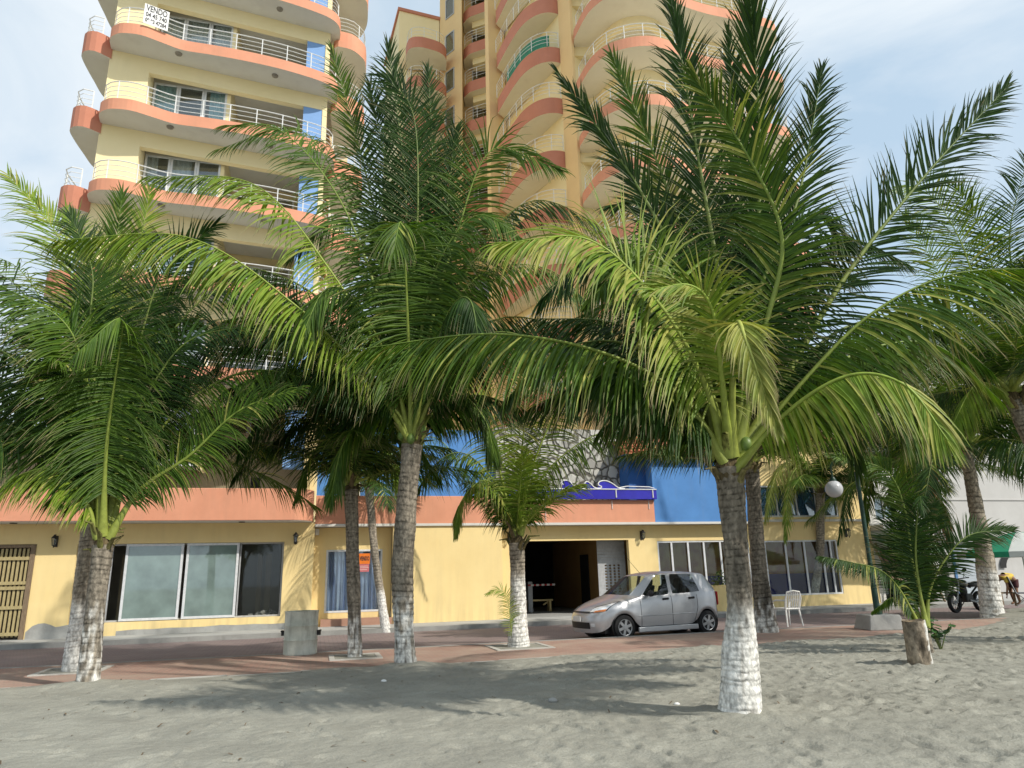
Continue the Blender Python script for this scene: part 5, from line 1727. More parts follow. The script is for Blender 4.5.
def car_body():
    """half shell as a grid: columns run nose -> tail, rows run sill -> roof; windows and wheel arches are left open"""
    def arch(x, z):
        for xc in (XF, XR):
            if abs(x - xc) <= AR + 1e-6:
                return max(z, .285 + sqrt(max(AR ** 2 - (x - xc) ** 2, 0)))
        return z
    # name: (sill, low, mid, shoulder, belt, window foot, window head, roof edge) each (x, y, z); y positive = half width
    cols = []
    cols.append([(-.08, 0, .17), (-.13, 0, .40), (-.10, 0, .58), (.06, 0, .73), (.80, 0, .955), (.87, 0, .98), (1.44, 0, 1.40), (1.50, 0, 1.435)])
    cols.append([(-.05, .32, .17), (-.10, .33, .40), (-.07, .33, .58), (.09, .33, .73), (.81, .33, .952), (.88, .33, .975), (1.45, .28, 1.395), (1.515, .28, 1.43)])
    cols.append([(.08, .60, .17), (.04, .615, .40), (.06, .60, .58), (.22, .56, .745), (.88, .56, .947), (.945, .565, .968), (1.49, .47, 1.38), (1.56, .46, 1.415)])
    zl = .15
    side = [.355, .46, .68, .90, 1.005, 1.40, 1.95, 2.05, 2.70, 2.83, 3.025, 3.22, 3.35]
    roofx = [1.60, 1.63, 1.66, 1.69, 1.72, 1.80, 1.99, 2.09, 2.74, 2.86, 2.97, 3.07, 3.15]
    sh = {.355: (.40, .62, .79), .46: (.52, .655, .825), .68: (.74, .68, .86), .90: (.95, .70, .885), 1.005: (1.06, .715, .90)}
    be = {.355: (.99, .60, .95), .46: (1.04, .63, .945), .68: (1.09, .65, .94), .90: (1.13, .675, .94), 1.005: (1.17, .69, .94)}
    for x, rx in zip(side, roofx):
        W = np.interp(x, [.3, .45, .7, 1.0, 2.7, 3.2, 3.4], [.655, .71, .742, .745, .745, .725, .68])
        fl = .012 if min(abs(x - XF), abs(x - XR)) < .4 else 0
        s0 = (x, W - .03 + fl, arch(x, zl))
        z1 = max(.42, arch(x, zl) + .045)
        s1 = (x, W + fl, z1)
        s2 = (x, W + .003, max(.66, z1 + .05))
        ry = np.interp(rx, [1.5, 1.75, 2.0, 2.6, 3.15], [.47, .535, .55, .55, .51])
        rz = np.interp(rx, [1.55, 1.8, 2.1, 2.6, 3.15], [1.415, 1.445, 1.46, 1.455, 1.405])
        if x in sh:
            s3, s4 = sh[x], be[x]
            f = {.355: .0, .46: .0, .68: .0, .90: .3, 1.005: .55}[x]
            s5 = (s4[0] + .045, s4[1] - .006, s4[2] + .02)
            s6 = (rx - .03, ry + .012, rz - .035)
        else:
            zb = np.interp(x, [1.1, 2.0, 2.7, 3.4], [.925, .96, 1.0, 1.05])
            s3 = (x, W - .005, zb - .13)
            s4 = (x, W - .03, zb - .03)
            xr = x + .02
            sx = {2.70: .17, 2.83: .13, 3.025: .06}.get(x, 0)
            s4 = (x + sx, W - .03, zb - .03)
            s5 = (x + .012 * (x < 2) + sx, W - .045, zb)
            s6 = (rx + (.0), ry + .012, rz - .032)
        s7 = (rx, ry, rz)
        cols.append([s0, s1, s2, s3, s4, s5, s6, s7])
    cols.append([(3.42, .55, .26), (3.46, .57, .42), (3.455, .57, .66), (3.44, .575, .90), (3.41, .575, 1.02), (3.40, .57, 1.05), (3.23, .47, 1.345), (3.19, .45, 1.395)])
    cols.append([(3.46, .3, .26), (3.495, .31, .42), (3.49, .31, .66), (3.475, .31, .92), (3.455, .31, 1.03), (3.445, .31, 1.06), (3.27, .27, 1.365), (3.22, .26, 1.415)])
    cols.append([(3.465, 0, .26), (3.50, 0, .42), (3.495, 0, .66), (3.48, 0, .92), (3.46, 0, 1.03), (3.45, 0, 1.06), (3.275, 0, 1.37), (3.225, 0, 1.42)])
    return cols


def car_shell():
    cols = car_body()
    nc, nr_ = len(cols), 8
    V, idx = [], {}

    def vid(p):
        k = tuple(round(c, 4) for c in p)
        if k not in idx:
            idx[k] = len(V)
            V.append(k)
        return idx[k]
    body, panes = [], {'wind': [], 'side': [], 'rear': []}
    for sgn in (-1, 1):
        P = lambda c, r_: vid((cols[c][r_][0], cols[c][r_][1] * sgn, cols[c][r_][2]))
        for c in range(nc - 1):
            for r_ in range(nr_ - 1):
                q = (P(c, r_), P(c + 1, r_), P(c + 1, r_ + 1), P(c, r_ + 1))
                if r_ == 5 and c < 2:
                    panes['wind'].append(q)
                elif r_ == 5 and c in (7, 8):
                    panes['side'].append(('f', q))
                elif r_ == 5 and c == 10:
                    panes['side'].append(('r', q))
                elif r_ == 5 and c >= nc - 3:
                    panes['rear'].append(q)
                else:
                    body.append(q)
        # roof: columns 8..15 plus front and rear strips
        R6 = lambda c: vid((cols[c][7][0] - .0, .27 * sgn, cols[c][7][2] + .035))
        R7 = lambda c: vid((cols[c][7][0] - .0, 0, cols[c][7][2] + .045))
        lo, hi = 8, 15
        for c in range(lo, hi):
            body.append((P(c, 7), P(c + 1, 7), R6(c + 1), R6(c)))
            body.append((R6(c), R6(c + 1), R7(c + 1), R7(c)))
        body.append((P(0, 7), P(1, 7), R6(lo), R7(lo)))
        body.append(tuple([P(k, 7) for k in range(1, lo + 1)] + [R6(lo)]))
        body.append((R7(hi), R6(hi), P(nc - 2, 7), P(nc - 1, 7)))
        body.append(tuple([R6(hi)] + [P(k, 7) for k in range(hi, nc - 1)]))
    return V, body, panes


def mk(name, V, faces, mat, parent, sub=2, loc=None, solid=0, crease=.8):
    me = bpy.data.meshes.new(name)
    used = sorted({i for f in faces for i in f})
    rm = {k: i for i, k in enumerate(used)}
    me.from_pydata([V[k] for k in used], [], [tuple(rm[i] for i in f) for f in faces])
    me.materials.append(mat)
    bm = bmesh.new()
    bm.from_mesh(me)
    bmesh.ops.recalc_face_normals(bm, faces=bm.faces)
    bm.to_mesh(me)
    bm.free()
    me.polygons.foreach_set('use_smooth', [True] * len(me.polygons))
    # hold the edges of the window openings (and the rim of each pane) so they stay crisp
    cnt = {}
    for p in me.polygons:
        for k in p.edge_keys:
            cnt[k] = cnt.get(k, 0) + 1
    ca = me.attributes.new('crease_edge', 'FLOAT', 'EDGE')
    for e in me.edges:
        z = (me.vertices[e.vertices[0]].co.z + me.vertices[e.vertices[1]].co.z) / 2
        if cnt.get(tuple(sorted(e.vertices)), 2) == 1 and z > .9:
            ca.data[e.index].value = crease
    va = me.attributes.new('crease_vert', 'FLOAT', 'POINT')
    bv = {}
    for k, c_ in cnt.items():
        if c_ == 1:
            for i in k:
                bv[i] = 1
    for i in bv:
        if me.vertices[i].co.z > .9:
            va.data[i].value = crease
    o = bpy.data.objects.new(name, me)
    COL.objects.link(o)
    o.parent = parent
    if sub:
        s = o.modifiers.new('sub', 'SUBSURF')
        s.levels = s.render_levels = sub
    if solid:
        s = o.modifiers.new('sol', 'SOLIDIFY')
        s.thickness = solid
        s.offset = 1
    return o


V_, body_, panes_ = car_shell()
mk('body', V_, body_, PAINT, car)
# glass fills sit a touch inside the openings
grow = lambda fs: fs
mk('windscreen', V_, panes_['wind'], G_CAR, car, 2)
for sgn in (-1, 1):
    for tagk in ('f', 'r'):
        fs = [q for t, q in panes_['side'] if t == tagk and (sum(V_[i][1] for i in q) < 0) == (sgn < 0)]
        mk('side_window', V_, fs, G_CAR, car, 2).scale = (1, .992, 1)
mk('rear_window', V_, panes_['rear'], G_CAR, car, 2)
# underbody, wheel wells and cabin
MB().box(.25, 3.35, -.56, .56, .15, .40).build('underbody', BPL, car)
for xc in (XF, XR):
    for s in (-1, 1):
        mb = MB().lathe([(.318, .30 * s), (.318, .69 * s), (.30, .70 * s)], (xc, 0, .30), 'Y', 28, closed=True)
        mb.lathe([(.30, .40 * s), (.03, .40 * s)], (xc, 0, .30), 'Y', 28, closed=True)
        mb.build('wheel_well', BPL, car)
        wh = bpy.data.objects.new('wheel', None)
        COL.objects.link(wh)
        wh.parent = car
        wh.location = (xc, s * .645, .275)
        prof = [(.17, -.085), (.235, -.088), (.265, -.07), (.275, -.04), (.275, .04), (.265, .07), (.235, .088), (.17, .085)]
        MB().lathe(prof, (0, 0, 0), 'Y', 30).build('tyre', BLK, wh, True)
        mb = MB().lathe([(.185, .082 * s), (.178, .095 * s), (.165, .088 * s), (.15, .05 * s)], (0, 0, 0), 'Y', 30, closed=True)
        mb.lathe([(.17, .05 * s), (.02, .052 * s)], (0, 0, 0), 'Y', 30, 1, closed=True)
        for k in range(6):
            a = 2 * pi * k / 6 + .3
            d = Vector((cos(a), 0, sin(a)))
            e = Vector((-sin(a), 0, cos(a)))
            mb.obox(d * .095 + Vector((0, .078 * s, 0)), d * .078, e * .030, Vector((0, .012 * s, 0)))
        mb.lathe([(.055, .06 * s), (.055, .092 * s), (.045, .1 * s)], (0, 0, 0), 'Y', 16)
        mb.build('rim', [RIM, BPL], wh)
mb = MB().box(1.05, 1.5, -.62, .62, .55, .92).box(.95, 3.3, -.64, .64, .40, .46)
mb.build('dashboard', BPL, car, bevel=.04)
for x, s in ((1.75, -.33), (1.75, .33), (2.6, -.33), (2.6, .33)):
    mb = MB().box(x - .2, x + .26, s - .22, s + .22, .46, .64)
    mb.obox((x + .30, s, .86), (.055, 0, .0), (0, .21, 0), (.09, 0, .30))
    mb.obox((x + .40, s, 1.22), (.045, 0, 0), (0, .12, 0), (.02, 0, .085))
    mb.build('seat', SEATM, car, bevel=.04)
mb = MB().lathe([(.17, -.012), (.185, 0), (.17, .012)], (0, 0, 0), 'X', 22)
st = MB()
ring = [(1.50 + .05 * cos(a), -.33 + .18 * sin(a), .93 + .17 * cos(a)) for a in np.linspace(0, 2 * pi, 20)]
st.tube(ring, .014, 6).tube([(1.5, -.33, .93), (1.3, -.33, .85)], .03, 6).tube([(1.5, -.5, .93), (1.5, -.16, .93)], .014, 5)
st.build('steering_wheel', BPL, car)


# body-side lines found on the evaluated shell
def near_y(x, z, s=-1):
    dg = bpy.context.evaluated_depsgraph_get()
    ob = [o for o in car.children if o.name.startswith('body')][0].evaluated_get(dg)
    hit, loc, *_ = ob.ray_cast(Vector((x, 2.0 * s, z)), Vector((0, -s, 0)))
    return loc.y if hit else .74 * s


bpy.context.view_layer.update()


def nose_x(y, z):
    dg = bpy.context.evaluated_depsgraph_get()
    ob = [o for o in car.children if o.name.startswith('body')][0].evaluated_get(dg)
    hit, loc, *_ = ob.ray_cast(Vector((-1.2, y, z)), Vector((1, 0, 0)))
    return loc.x if hit else .1


for s in (-1, 1):
    for (x0, x1, xm) in ((1.13, 2.0, 0), (2.0, 2.74, 1)):
        zz = np.linspace(.27, .93, 8)
        edge = [[(x0 if xm == 0 else 2.0, z) for z in zz], [((2.0 if xm == 0 else (2.74 if z > .66 else 2.74 - (.66 - z) * .35)), z) for z in zz]]
        ln = MB()
        ln.tube([(x, near_y(x, z, s) + .0005 * s, z) for x, z in edge[0 if xm == 0 else 1]], .0065, 4)
        if xm == 0:
            ln.tube([(2.0, near_y(2.0, z, s) + .0005 * s, z) for z in zz], .0065, 4)
        ln.tube([(x, near_y(x, .27, s), .27) for x in np.linspace(x0, x1, 6)], .0065, 4)
        ln.build('door_seam', BPL, car)
        hx = x1 - .17
        y = near_y(hx, .86, s)
        MB().obox((hx, y + .014 * s, .862), (.085, 0, .004), (0, .016, 0), (0, 0, .026)).build('door_handle', BPL, car, bevel=.012)
    mb = MB().box(1.02, 2.69, s * .735 - .045, s * .735 + .008, .145, .262)
    mb.build('rocker_panel', PAINT, car, bevel=.02)
    ln = MB().tube([(x, near_y(x, .50, s) + .004 * s, .50 + .01 * (x - 1)) for x in np.linspace(1.05, 2.68, 10)], .010, 5)
    ln.build('rub_line', PAINT, car)
    mb = MB().ball((1.34, s * .86, 1.0), .055, .10, .075, 12, 8)
    mb.tube([(1.36, s * .70, .97), (1.35, s * .80, .985)], .03, 6)
    mb.build('wing_mirror', BPL, car, True)
    # swept headlamp with amber corner, fog lamp
    def patch(y0, y1, z0, z1, top, off):
        mb = MB()
        n = 6
        g = [[None] * (n + 1) for _ in range(n + 1)]
        for i in range(n + 1):
            for j in range(n + 1):
                y = y0 + (y1 - y0) * i / n
                zb = z0[0] + (z0[1] - z0[0]) * i / n
                zt = z1[0] + (z1[1] - z1[0]) * i / n
                z = zb + (zt - zb) * j / n
                g[i][j] = (nose_x(y * s, z) - off, y * s * 1.006, z)
        for i in range(n):
            for j in range(n):
                mb.quad(g[i][j], g[i + 1][j], g[i + 1][j + 1], g[i][j + 1])
        return mb
    patch(.335, .64, (.605, .645), (.725, .85), 0, .007).build('headlight_bezel', BPL, car, True)
    hl = patch(.35, .63, (.62, .66), (.71, .83), 0, .012).build('headlight', LENS, car, True)
    patch(.46, .63, (.615, .64), (.65, .69), 0, .018).build('indicator', AMBER, hl, True)
    patch(.43, .52, (.31, .31), (.38, .38), 0, .01).build('fog_lamp', LENS, car, True)
    y = .58 * s
    MB().obox((3.44, y, .82), (.02, 0, 0), (0, .06, 0), (0, 0, .16)).build('tail_light', pm('red_lens', (.45, .02, .02), (.3, .015, .015), 8, .2), car, bevel=.02)
mb = MB()
for (y0, y1, z0, z1) in ((-.36, .36, .60, .635), (-.40, .40, .26, .40)):
    n = 12
    for i in range(n):
        a, b_ = y0 + (y1 - y0) * i / n, y0 + (y1 - y0) * (i + 1) / n
        mb.quad((nose_x(a, z0) - .008, a, z0), (nose_x(b_, z0) - .008, b_, z0), (nose_x(b_, z1) - .008, b_, z1), (nose_x(a, z1) - .008, a, z1))
mb.build('grille', BPL, car)
MB().box(-.155, -.13, -.16, .16, .42, .53).build('number_plate', WHT, car, bevel=.004)
MB().tube([(1.6, -.1, 1.46), (1.35, -.1, 1.72), (1.15, -.1, 1.98)], [.006, .004, .003], 5).build('aerial', BPL, car)
mb = MB()
for y in (-.35, .1):
    mb.tube([(.93, y, 1.0), (1.12, y + .38, 1.14)], .008, 4)
mb.build('wiper', BPL, car)

# ================================================================== steel drum
dp = gnd(300, 654, .1)
dm = bpy.data.materials.new('drum_flaking_paint')
drum = thing('steel_drum', 'rusty pale green steel drum used as a litter bin, standing on the brick promenade', 'bin', dp, .3)
DRM = pm('drum_paint', (.72, .74, .66), (.48, .51, .43), 2.2, .6, .2, 30, stain=.8, stain_col=(.10, .09, .065), detail=12)
h = .86
prof = [(.0, .0), (.335, .0), (.345, .02), (.34, .05), (.34, .27), (.352, .29), (.34, .31), (.34, .55), (.352, .57), (.34, .59), (.34, .83), (.35, .85), (.352, h), (.335, h), (.33, .83), (.33, .10), (.0, .10)]
MB().lathe(prof, n=36, closed=True).build('shell', DRM, drum, True)
MB().lathe([(.0, .72), (.2, .74), (.32, .70)], n=24, closed=True).build('litter', pm('litter', (.22, .2, .17), (.05, .05, .04), 9, .9), drum)
for a in (0.0 - .3, pi - .3):
    d = Vector((cos(a), sin(a), 0))
    e = Vector((-sin(a), cos(a), 0))
    MB().obox(d * .375 + Vector((0, 0, .42)), d * .035, e * .03, Vector((0, 0, .05))).tube([d * .40 + Vector((0, 0, .46)) - e * .05, d * .40 + Vector((0, 0, .46)) + e * .05], .02, 6).build('pivot_lug', IRON, drum)

# ================================================================== street lamp
lp = gnd(880, 629, .1)
D = lp.y
lamp = thing('street_lamp', 'dark green street lamp on a concrete block, single white globe hanging from its hooked arm', 'street lamp', lp)
mb = MB()
for i, (w0, w1, z0, z1) in enumerate(((.44, .36, 0, .34),)):
    b0 = len(mb.v)
    mb.v += [(-w0, -w0, z0), (w0, -w0, z0), (w0, w0, z0), (-w0, w0, z0), (-w1, -w1, z1), (w1, -w1, z1), (w1, w1, z1), (-w1, w1, z1)]
    for q in ((0, 3, 2, 1), (4, 5, 6, 7), (0, 1, 5, 4), (1, 2, 6, 5), (2, 3, 7, 6), (3, 0, 4, 7)):
        mb.f.append(tuple(b0 + k for k in q))
        mb.m.append(0)
mb.build('footing', CON, lamp, bevel=.02)
tp = at(855, 472, D) - lp
MB().lathe([(.10, .34), (.10, .40), (.075, .44), (.07, 1.0), (.055, 1.05), (.05, tp.z)], n=12).build('pole', GREENP, lamp, True)
gl = at(834, 489, D) - lp
tx = 0.0
arm = [(0, 0, tp.z - .05), (-.02, 0, tp.z + .18), (-.14, 0, tp.z + .33), (-.34, 0, tp.z + .36), (gl.x + .02, 0, tp.z + .22), (gl.x, 0, gl.z + .27)]
MB().tube(spline(arm, 24).tolist(), .026, 8).build('arm', GREENP, lamp, True)
MB().lathe([(.05, gl.z + .30), (.09, gl.z + .22), (.085, gl.z + .185)], (gl.x, 0, 0), n=14).build('fitting', GREENP, lamp, True)
MB().ball((gl.x, 0, gl.z), .215, nu=24, nv=16).build('globe', pm('opal_globe', (.52, .53, .56), (.48, .49, .52), 3, .25, spec=.5), lamp, True)

# ================================================================== stump and the leafy seedling beside it
sp_ = gnd(921, 668, .1)
stump = thing('palm_stump', 'cut brown palm stump with a flaking white stripe, standing in the sand at the right', 'stump', sp_)
r_ = random.Random(3)
co_, cl_, qd_ = [], [], []
ns, nz = 26, 34
for i in range(nz):
    z = -.12 + .80 * i / (nz - 1)
    for k in range(ns):
        th = 2 * pi * k / ns
        w1 = noise.noise(Vector((cos(th) * 1.4, sin(th) * 1.4, z * 2.5)))
        w2 = noise.noise(Vector((cos(th) * 5, sin(th) * 5, z * 9 + 4)))
        rr = .158 * (1 + .12 * w1 + .07 * w2) * (1.06 - .06 * z)
        co_.append((rr * cos(th) + .03 * (.4 - z), rr * sin(th), z + (.03 * w1 if i == nz - 1 else 0)))
        b_ = np.array([.24, .20, .15]) * (1 + .5 * w1 + .5 * w2)
        hole = max(0, 1 - ((th - 4.6) ** 2 / .2 + (z - .34) ** 2 / .035))
        b_ = b_ * (1 - .85 * hole)
        dth = abs((th - 5.75 + .25 * w2 + .12 * w1 + pi) % (2 * pi) - pi)
        pw = 1 if dth < .42 else 0
        cl_.append(np.clip(np.array([.62, .61, .57]) if pw else b_, .015, .8))
co_, cl_ = np.array(co_), np.array(cl_)
ix = np.arange(ns * nz).reshape(nz, ns)
nx = np.roll(ix, -1, 1)
add(np_mesh('trunk', co_, np.stack([ix[:-1], nx[:-1], nx[1:], ix[1:]], -1).reshape(-1, 4), cl_, [BARK]), 'trunk', stump, Vector((0, 0, 0)))
MB().lathe([(.0, .665), (.12, .66), (.150, .662)], n=20, closed=True).build('cut_face', pm('cut_palm_wood', (.34, .25, .15), (.2, .14, .08), 14, .9, .5, 60), stump)

pl = gnd(941, 650, .1)
seed_ = thing('seedling_shrub', 'small bush of round dark green leaves beside the cut stump', 'shrub', pl)
mb = MB()
lf = MB()
r_ = random.Random(8)
for k in range(9):
    a = r_.uniform(0, 6.28)
    tipp = Vector((cos(a) * r_.uniform(.08, .26), sin(a) * .2, r_.uniform(.3, .62)))
    mb.tube([(0, 0, -.02), tipp * .55 + Vector((0, 0, .05)), tipp], [.011, .008, .004], 5)
    for j in range(5):
        p = tipp * r_.uniform(.65, 1.0) + Vector((r_.uniform(-.05, .05), r_.uniform(-.05, .05), 0))
        a2, L_ = r_.uniform(0, 6.28), r_.uniform(.10, .17)
        d = Vector((cos(a2), sin(a2) - .3, r_.uniform(-.9, .15))).normalized()
        e = d.cross(Vector((0, 0, 1))).normalized()
        u_ = e.cross(d)
        prof = [(0, 0), (.25, .33), (.55, .42), (.8, .27), (1, 0)]
        L1 = [p + d * L_ * t + e * L_ * w_ - u_ * L_ * .1 * t * t for t, w_ in prof]
        L2 = [p + d * L_ * t - e * L_ * w_ - u_ * L_ * .1 * t * t for t, w_ in prof]
        md = [p + d * L_ * t + u_ * L_ * -.06 - u_ * L_ * .1 * t * t for t, w_ in prof]
        for q in range(4):
            lf.quad(L1[q], L1[q + 1], md[q + 1], md[q])
            lf.quad(md[q], md[q + 1], L2[q + 1], L2[q])
mb.build('stem', pm('green_stem', (.16, .2, .06), (.1, .13, .04), 9, .7), seed_)
lf.build('leaves', pm('glossy_green_leaf', (.05, .13, .03), (.025, .075, .02), 5, .4), seed_, True)

# ================================================================== white plastic chair, tyre
cp = gnd(789, 626, .1)
ch = thing('plastic_chair', 'white plastic garden chair on the promenade beside the dark ringed palm', 'chair', cp, R(200))
for sx in (-1, 1):
    for sy in (-1, 1):
        MB().tube([(sx * .25, sy * .25, 0), (sx * .21, sy * .20, .44)], [.018, .026], 6).build('leg', WHT, ch, True)
MB().box(-.24, .24, -.24, .23, .43, .46).build('seat', WHT, ch, bevel=.012)
mb = MB()
for k in range(7):
    x = -.20 + .4 * k / 6
    mb.tube([(x, .21, .45), (x * 1.05, .27, .68), (x * 1.02, .31, .86)], .018, 5)
mb.tube([(-.23, .21, .45), (-.25, .28, .7), (-.2, .31, .87), (0, .325, .90), (.2, .31, .87), (.25, .28, .7), (.23, .21, .45)], .022, 6)
mb.build('backrest', WHT, ch, True)
for sx in (-1, 1):
    MB().tube([(sx * .25, -.2, .44), (sx * .28, -.22, .62), (sx * .29, -.05, .66), (sx * .26, .26, .66)], .022, 6).build('armrest', WHT, ch, True)
ty = gnd(741, 627, .1)
mb = MB().lathe([(.20, -.09), (.29, -.10), (.325, -.075), (.335, -.03), (.335, .03), (.325, .075), (.29, .10), (.20, .09), (.18, .0), (.20, -.09)], (0, 0, .335), 'Y', 34, closed=True)
o = mb.build('tyre', BLK, None, True, loc=ty)
o.rotation_euler = (R(4), 0, R(25))
tag(o, 'old black car tyre standing upright just behind the big whitewashed trunk', 'tyre')

# planter shrub against the restaurant wall, right behind the car roof
pp = uvw(22.6, .25, .135)
pls = thing('planter', 'planter with a pale green bush under the restaurant window behind the car', 'planter', pp, YAW)
MB().lathe([(.28, 0), (.34, .5), (.36, .9), (.32, .9), (.3, .8), (0, .8)], n=18, closed=True).build('pot', YEL, pls, True)
lf = MB()
for k in range(170):
    p = Vector((r_.uniform(-.42, .42), r_.uniform(-.3, .3), r_.uniform(.85, 1.35)))
    a2, L_ = r_.uniform(0, 6.28), r_.uniform(.10, .2)
    d = Vector((cos(a2), sin(a2), r_.uniform(-.3, .8))).normalized()
    e = d.cross(Vector((.1, .2, 1))).normalized()
    lf.quad(p, p + d * L_ * .5 + e * L_ * .22, p + d * L_, p + d * L_ * .5 - e * L_ * .22)
lf.build('foliage', pm('pale_bush_leaf', (.16, .22, .05), (.06, .12, .03), 6, .5), pls)

# ================================================================== barrier pole and bench at the garage
bp_ = uvw(16.45, -3.6, .15)
bar = thing('barrier', 'red and white barrier pole across the dark garage entrance', 'barrier', bp_, YAW)
MB().box(-.09, .09, -.09, .09, 0, 1.15).build('post', GREYM, bar, bevel=.01)
mb = MB()
for k in range(10):
    mb.tube([(-.1 + k * .11, -.12, 1.02), (-.1 + (k + 1) * .11, -.12, 1.02)], .04 if k % 2 else .03, 8, 1 if k % 2 else 0)
mb.build('boom', [pm('red_paint', (.5, .03, .03), (.42, .025, .025), 9, .5), WHT], bar)
bb_ = uvw(16.95, -3.9, .15)
bn = thing('bench', 'small yellow wooden bench at the garage entrance beside the white painted palm', 'bench', bb_, YAW)
MB().box(-.75, .5, -.16, .16, .40, .46).build('seat', YEL, bn, bevel=.008)
for x in (-.6, .38):
    MB().box(x - .04, x + .04, -.14, .14, 0, .40).build('leg', YEL, bn, bevel=.006)
    MB().obox((x - .13 if x > 0 else x + .13, 0, .32), (.12, 0, .07), (0, .03, 0), (.015, 0, -.02)).build('brace', YEL, bn)

# rubble heaped inside the open shop bay
rb = MB()
for k in range(70):
    x, y = r_.gauss(0, .38), r_.uniform(-.25, .3)
    zz = max(0, .36 - abs(x) * .42) * r_.random() + .03
    s_ = r_.uniform(.03, .10)
    d = Vector((r_.uniform(-1, 1), r_.uniform(-1, 1), r_.uniform(-1, 1))).normalized()
    e = d.orthogonal().normalized()
    rb.obox((x, y, zz), d * s_, e * s_ * .7, d.cross(e) * s_ * .6)
rb.lathe([(.75, 0), (.45, .16), (.2, .27), (0, .3)], n=14, closed=True)
o = rb.build('rubble_heap', pm('plaster_rubble', (.36, .34, .31), (.2, .19, .17), 4, .95, .5, 30), None, loc=uvw(6.75, -.75, .32))
tag(o, 'heap of broken grey rubble inside the right bay of the left shop window', 'rubble', kind='stuff')

# bits of litter and coral on the sand
for (x, y, s_, lab) in ((384, 682, .045, 'white pebble by the foot of the tall curved palm'), (677, 705, .035, 'small white pebble left of the big whitewashed trunk'),
                        (835, 718, .03, 'small white pebble on the sand right of the big whitewashed trunk'), (553, 702, .06, 'grey stone lying on the open sand')):
    p = gnd(x, y, .12)
    mb = MB().ball((0, 0, 0), s_, s_ * .75, s_ * .55, 8, 6)
    for i, v in enumerate(mb.v):
        k = 1 + .25 * noise.noise(Vector(v) * 30)
        mb.v[i] = (v[0] * k, v[1] * k, v[2] * k)
    o = mb.build('pebble', WHT if 'white' in lab else CON, None, True, loc=p + Vector((0, 0, s_ * .3)))
    tag(o, lab, 'stone')


# ================================================================== motorcycles
def motorcycle(label, loc, rz, colr, dark):
    t = thing('motorcycle', label, 'motorcycle', loc, rz, 'motorcycles parked at the right')
    for x in (-.66, .66):
        wv = MB().lathe([(.22, -.045), (.29, -.055), (.31, -.03), (.31, .03), (.29, .055), (.22, .045), (.22, -.045)], (0, 0, 0), 'Y', 26, closed=True).build('wheel', BLK, t, True, loc=(x, 0, .31))
        mb = MB().lathe([(.21, -.02), (.225, 0), (.21, .02)], (0, 0, 0), 'Y', 26)
        mb = MB()
        for k in range(8):
            a = 2 * pi * k / 8
            mb.tube([(0, 0, 0), (.22 * cos(a), 0, .22 * sin(a))], .012, 4)
        mb.lathe([(.06, -.05), (.06, .05)], (0, 0, 0), 'Y', 12)
        mb.build('spokes', GREYM, wv)
    mb = MB().tube([(-.66, .08, .31), (-.48, .09, .72), (-.40, .07, .98)], .026, 7)
    mb.build('fork', GREYM, t, True)
    MB().tube([(-.66, -.08, .31), (-.48, -.09, .72), (-.40, -.07, .98)], .026, 7).build('fork', GREYM, t, True)
    mb = MB().tube([(-.42, 0, .88), (-.15, 0, .5), (.15, 0, .38), (.30, 0, .55), (.72, 0, .80)], .03, 6).tube([(-.42, 0, .88), (.1, 0, .80), (.3, 0, .74)], .03, 6).tube([(.15, .08, .38), (.66, .08, .31)], .028, 6).tube([(.15, -.08, .38), (.66, -.08, .31)], .028, 6)
    mb.build('frame', IRON, t, True)
    mb = MB().box(-.18, .16, -.13, .13, .30, .56)
    mb.lathe([(.10, -.02), (.12, .12), (.10, .26)], (-.1, 0, .52), n=10)
    mb.build('engine', BPL if dark else GREYM, t, bevel=.03)
    MB().ball((-.14, 0, .86), .28, .15, .14, 14, 8).build('fuel_tank', colr, t, True)
    MB().ball((.36, 0, .82), .40, .14, .075, 14, 8).build('seat', BPL, t, True)
    MB().ball((.62, 0, .86), .24, .10, .07, 12, 8).build('tail', colr, t, True)
    MB().ball((-.52, 0, .90), .11, .13, .13, 12, 8).build('headlight', LENS if not dark else BPL, t, True)
    MB().tube([(-.30, -.38, 1.06), (-.40, -.12, 1.02), (-.42, 0, 1.0), (-.40, .12, 1.02), (-.30, .38, 1.06)], .018, 6).build('handlebar', IRON, t, True)
    for s in (-1, 1):
        mb = MB().tube([(-.38, s * .25, 1.05), (-.42, s * .33, 1.25)], .008, 5).ball((-.42, s * .34, 1.29), .02, .075, .045, 10, 6)
        mb.build('mirror', BPL, t, True)
    MB().tube([(-.05, -.14, .36), (.2, -.17, .30), (.75, -.18, .42)], [.03, .035, .055], 8).build('exhaust', GREYM, t, True)
    mb = MB()
    a = np.linspace(.35, 2.2, 9)
    for i in range(8):
        for y0, y1 in ((-.07, .07),):
            mb.quad((-.66 + .35 * cos(a[i]), y0, .31 + .35 * sin(a[i])), (-.66 + .35 * cos(a[i + 1]), y0, .31 + .35 * sin(a[i + 1])), (-.66 + .35 * cos(a[i + 1]), y1, .31 + .35 * sin(a[i + 1])), (-.66 + .35 * cos(a[i]), y1, .31 + .35 * sin(a[i])))
    mb.build('mudguard', colr, t)
    MB().tube([(.1, .12, .34), (.02, .34, .02)], .014, 5).build('kickstand', IRON, t)
    return t


m1 = gnd(969, 612, .1)
motorcycle('black motorcycle parked facing left beside the thick white footed palm', m1, R(28), pm('black_gloss', (.02, .021, .026), (.016, .016, .02), 9, .25, coat=.8), True)
m2 = gnd(885, 602, .05)
motorcycle('red motorcycle half hidden behind the street lamp and the young palm fronds', m2, R(200), pm('red_gloss', (.5, .02, .03), (.4, .015, .02), 9, .3, coat=.6), False)

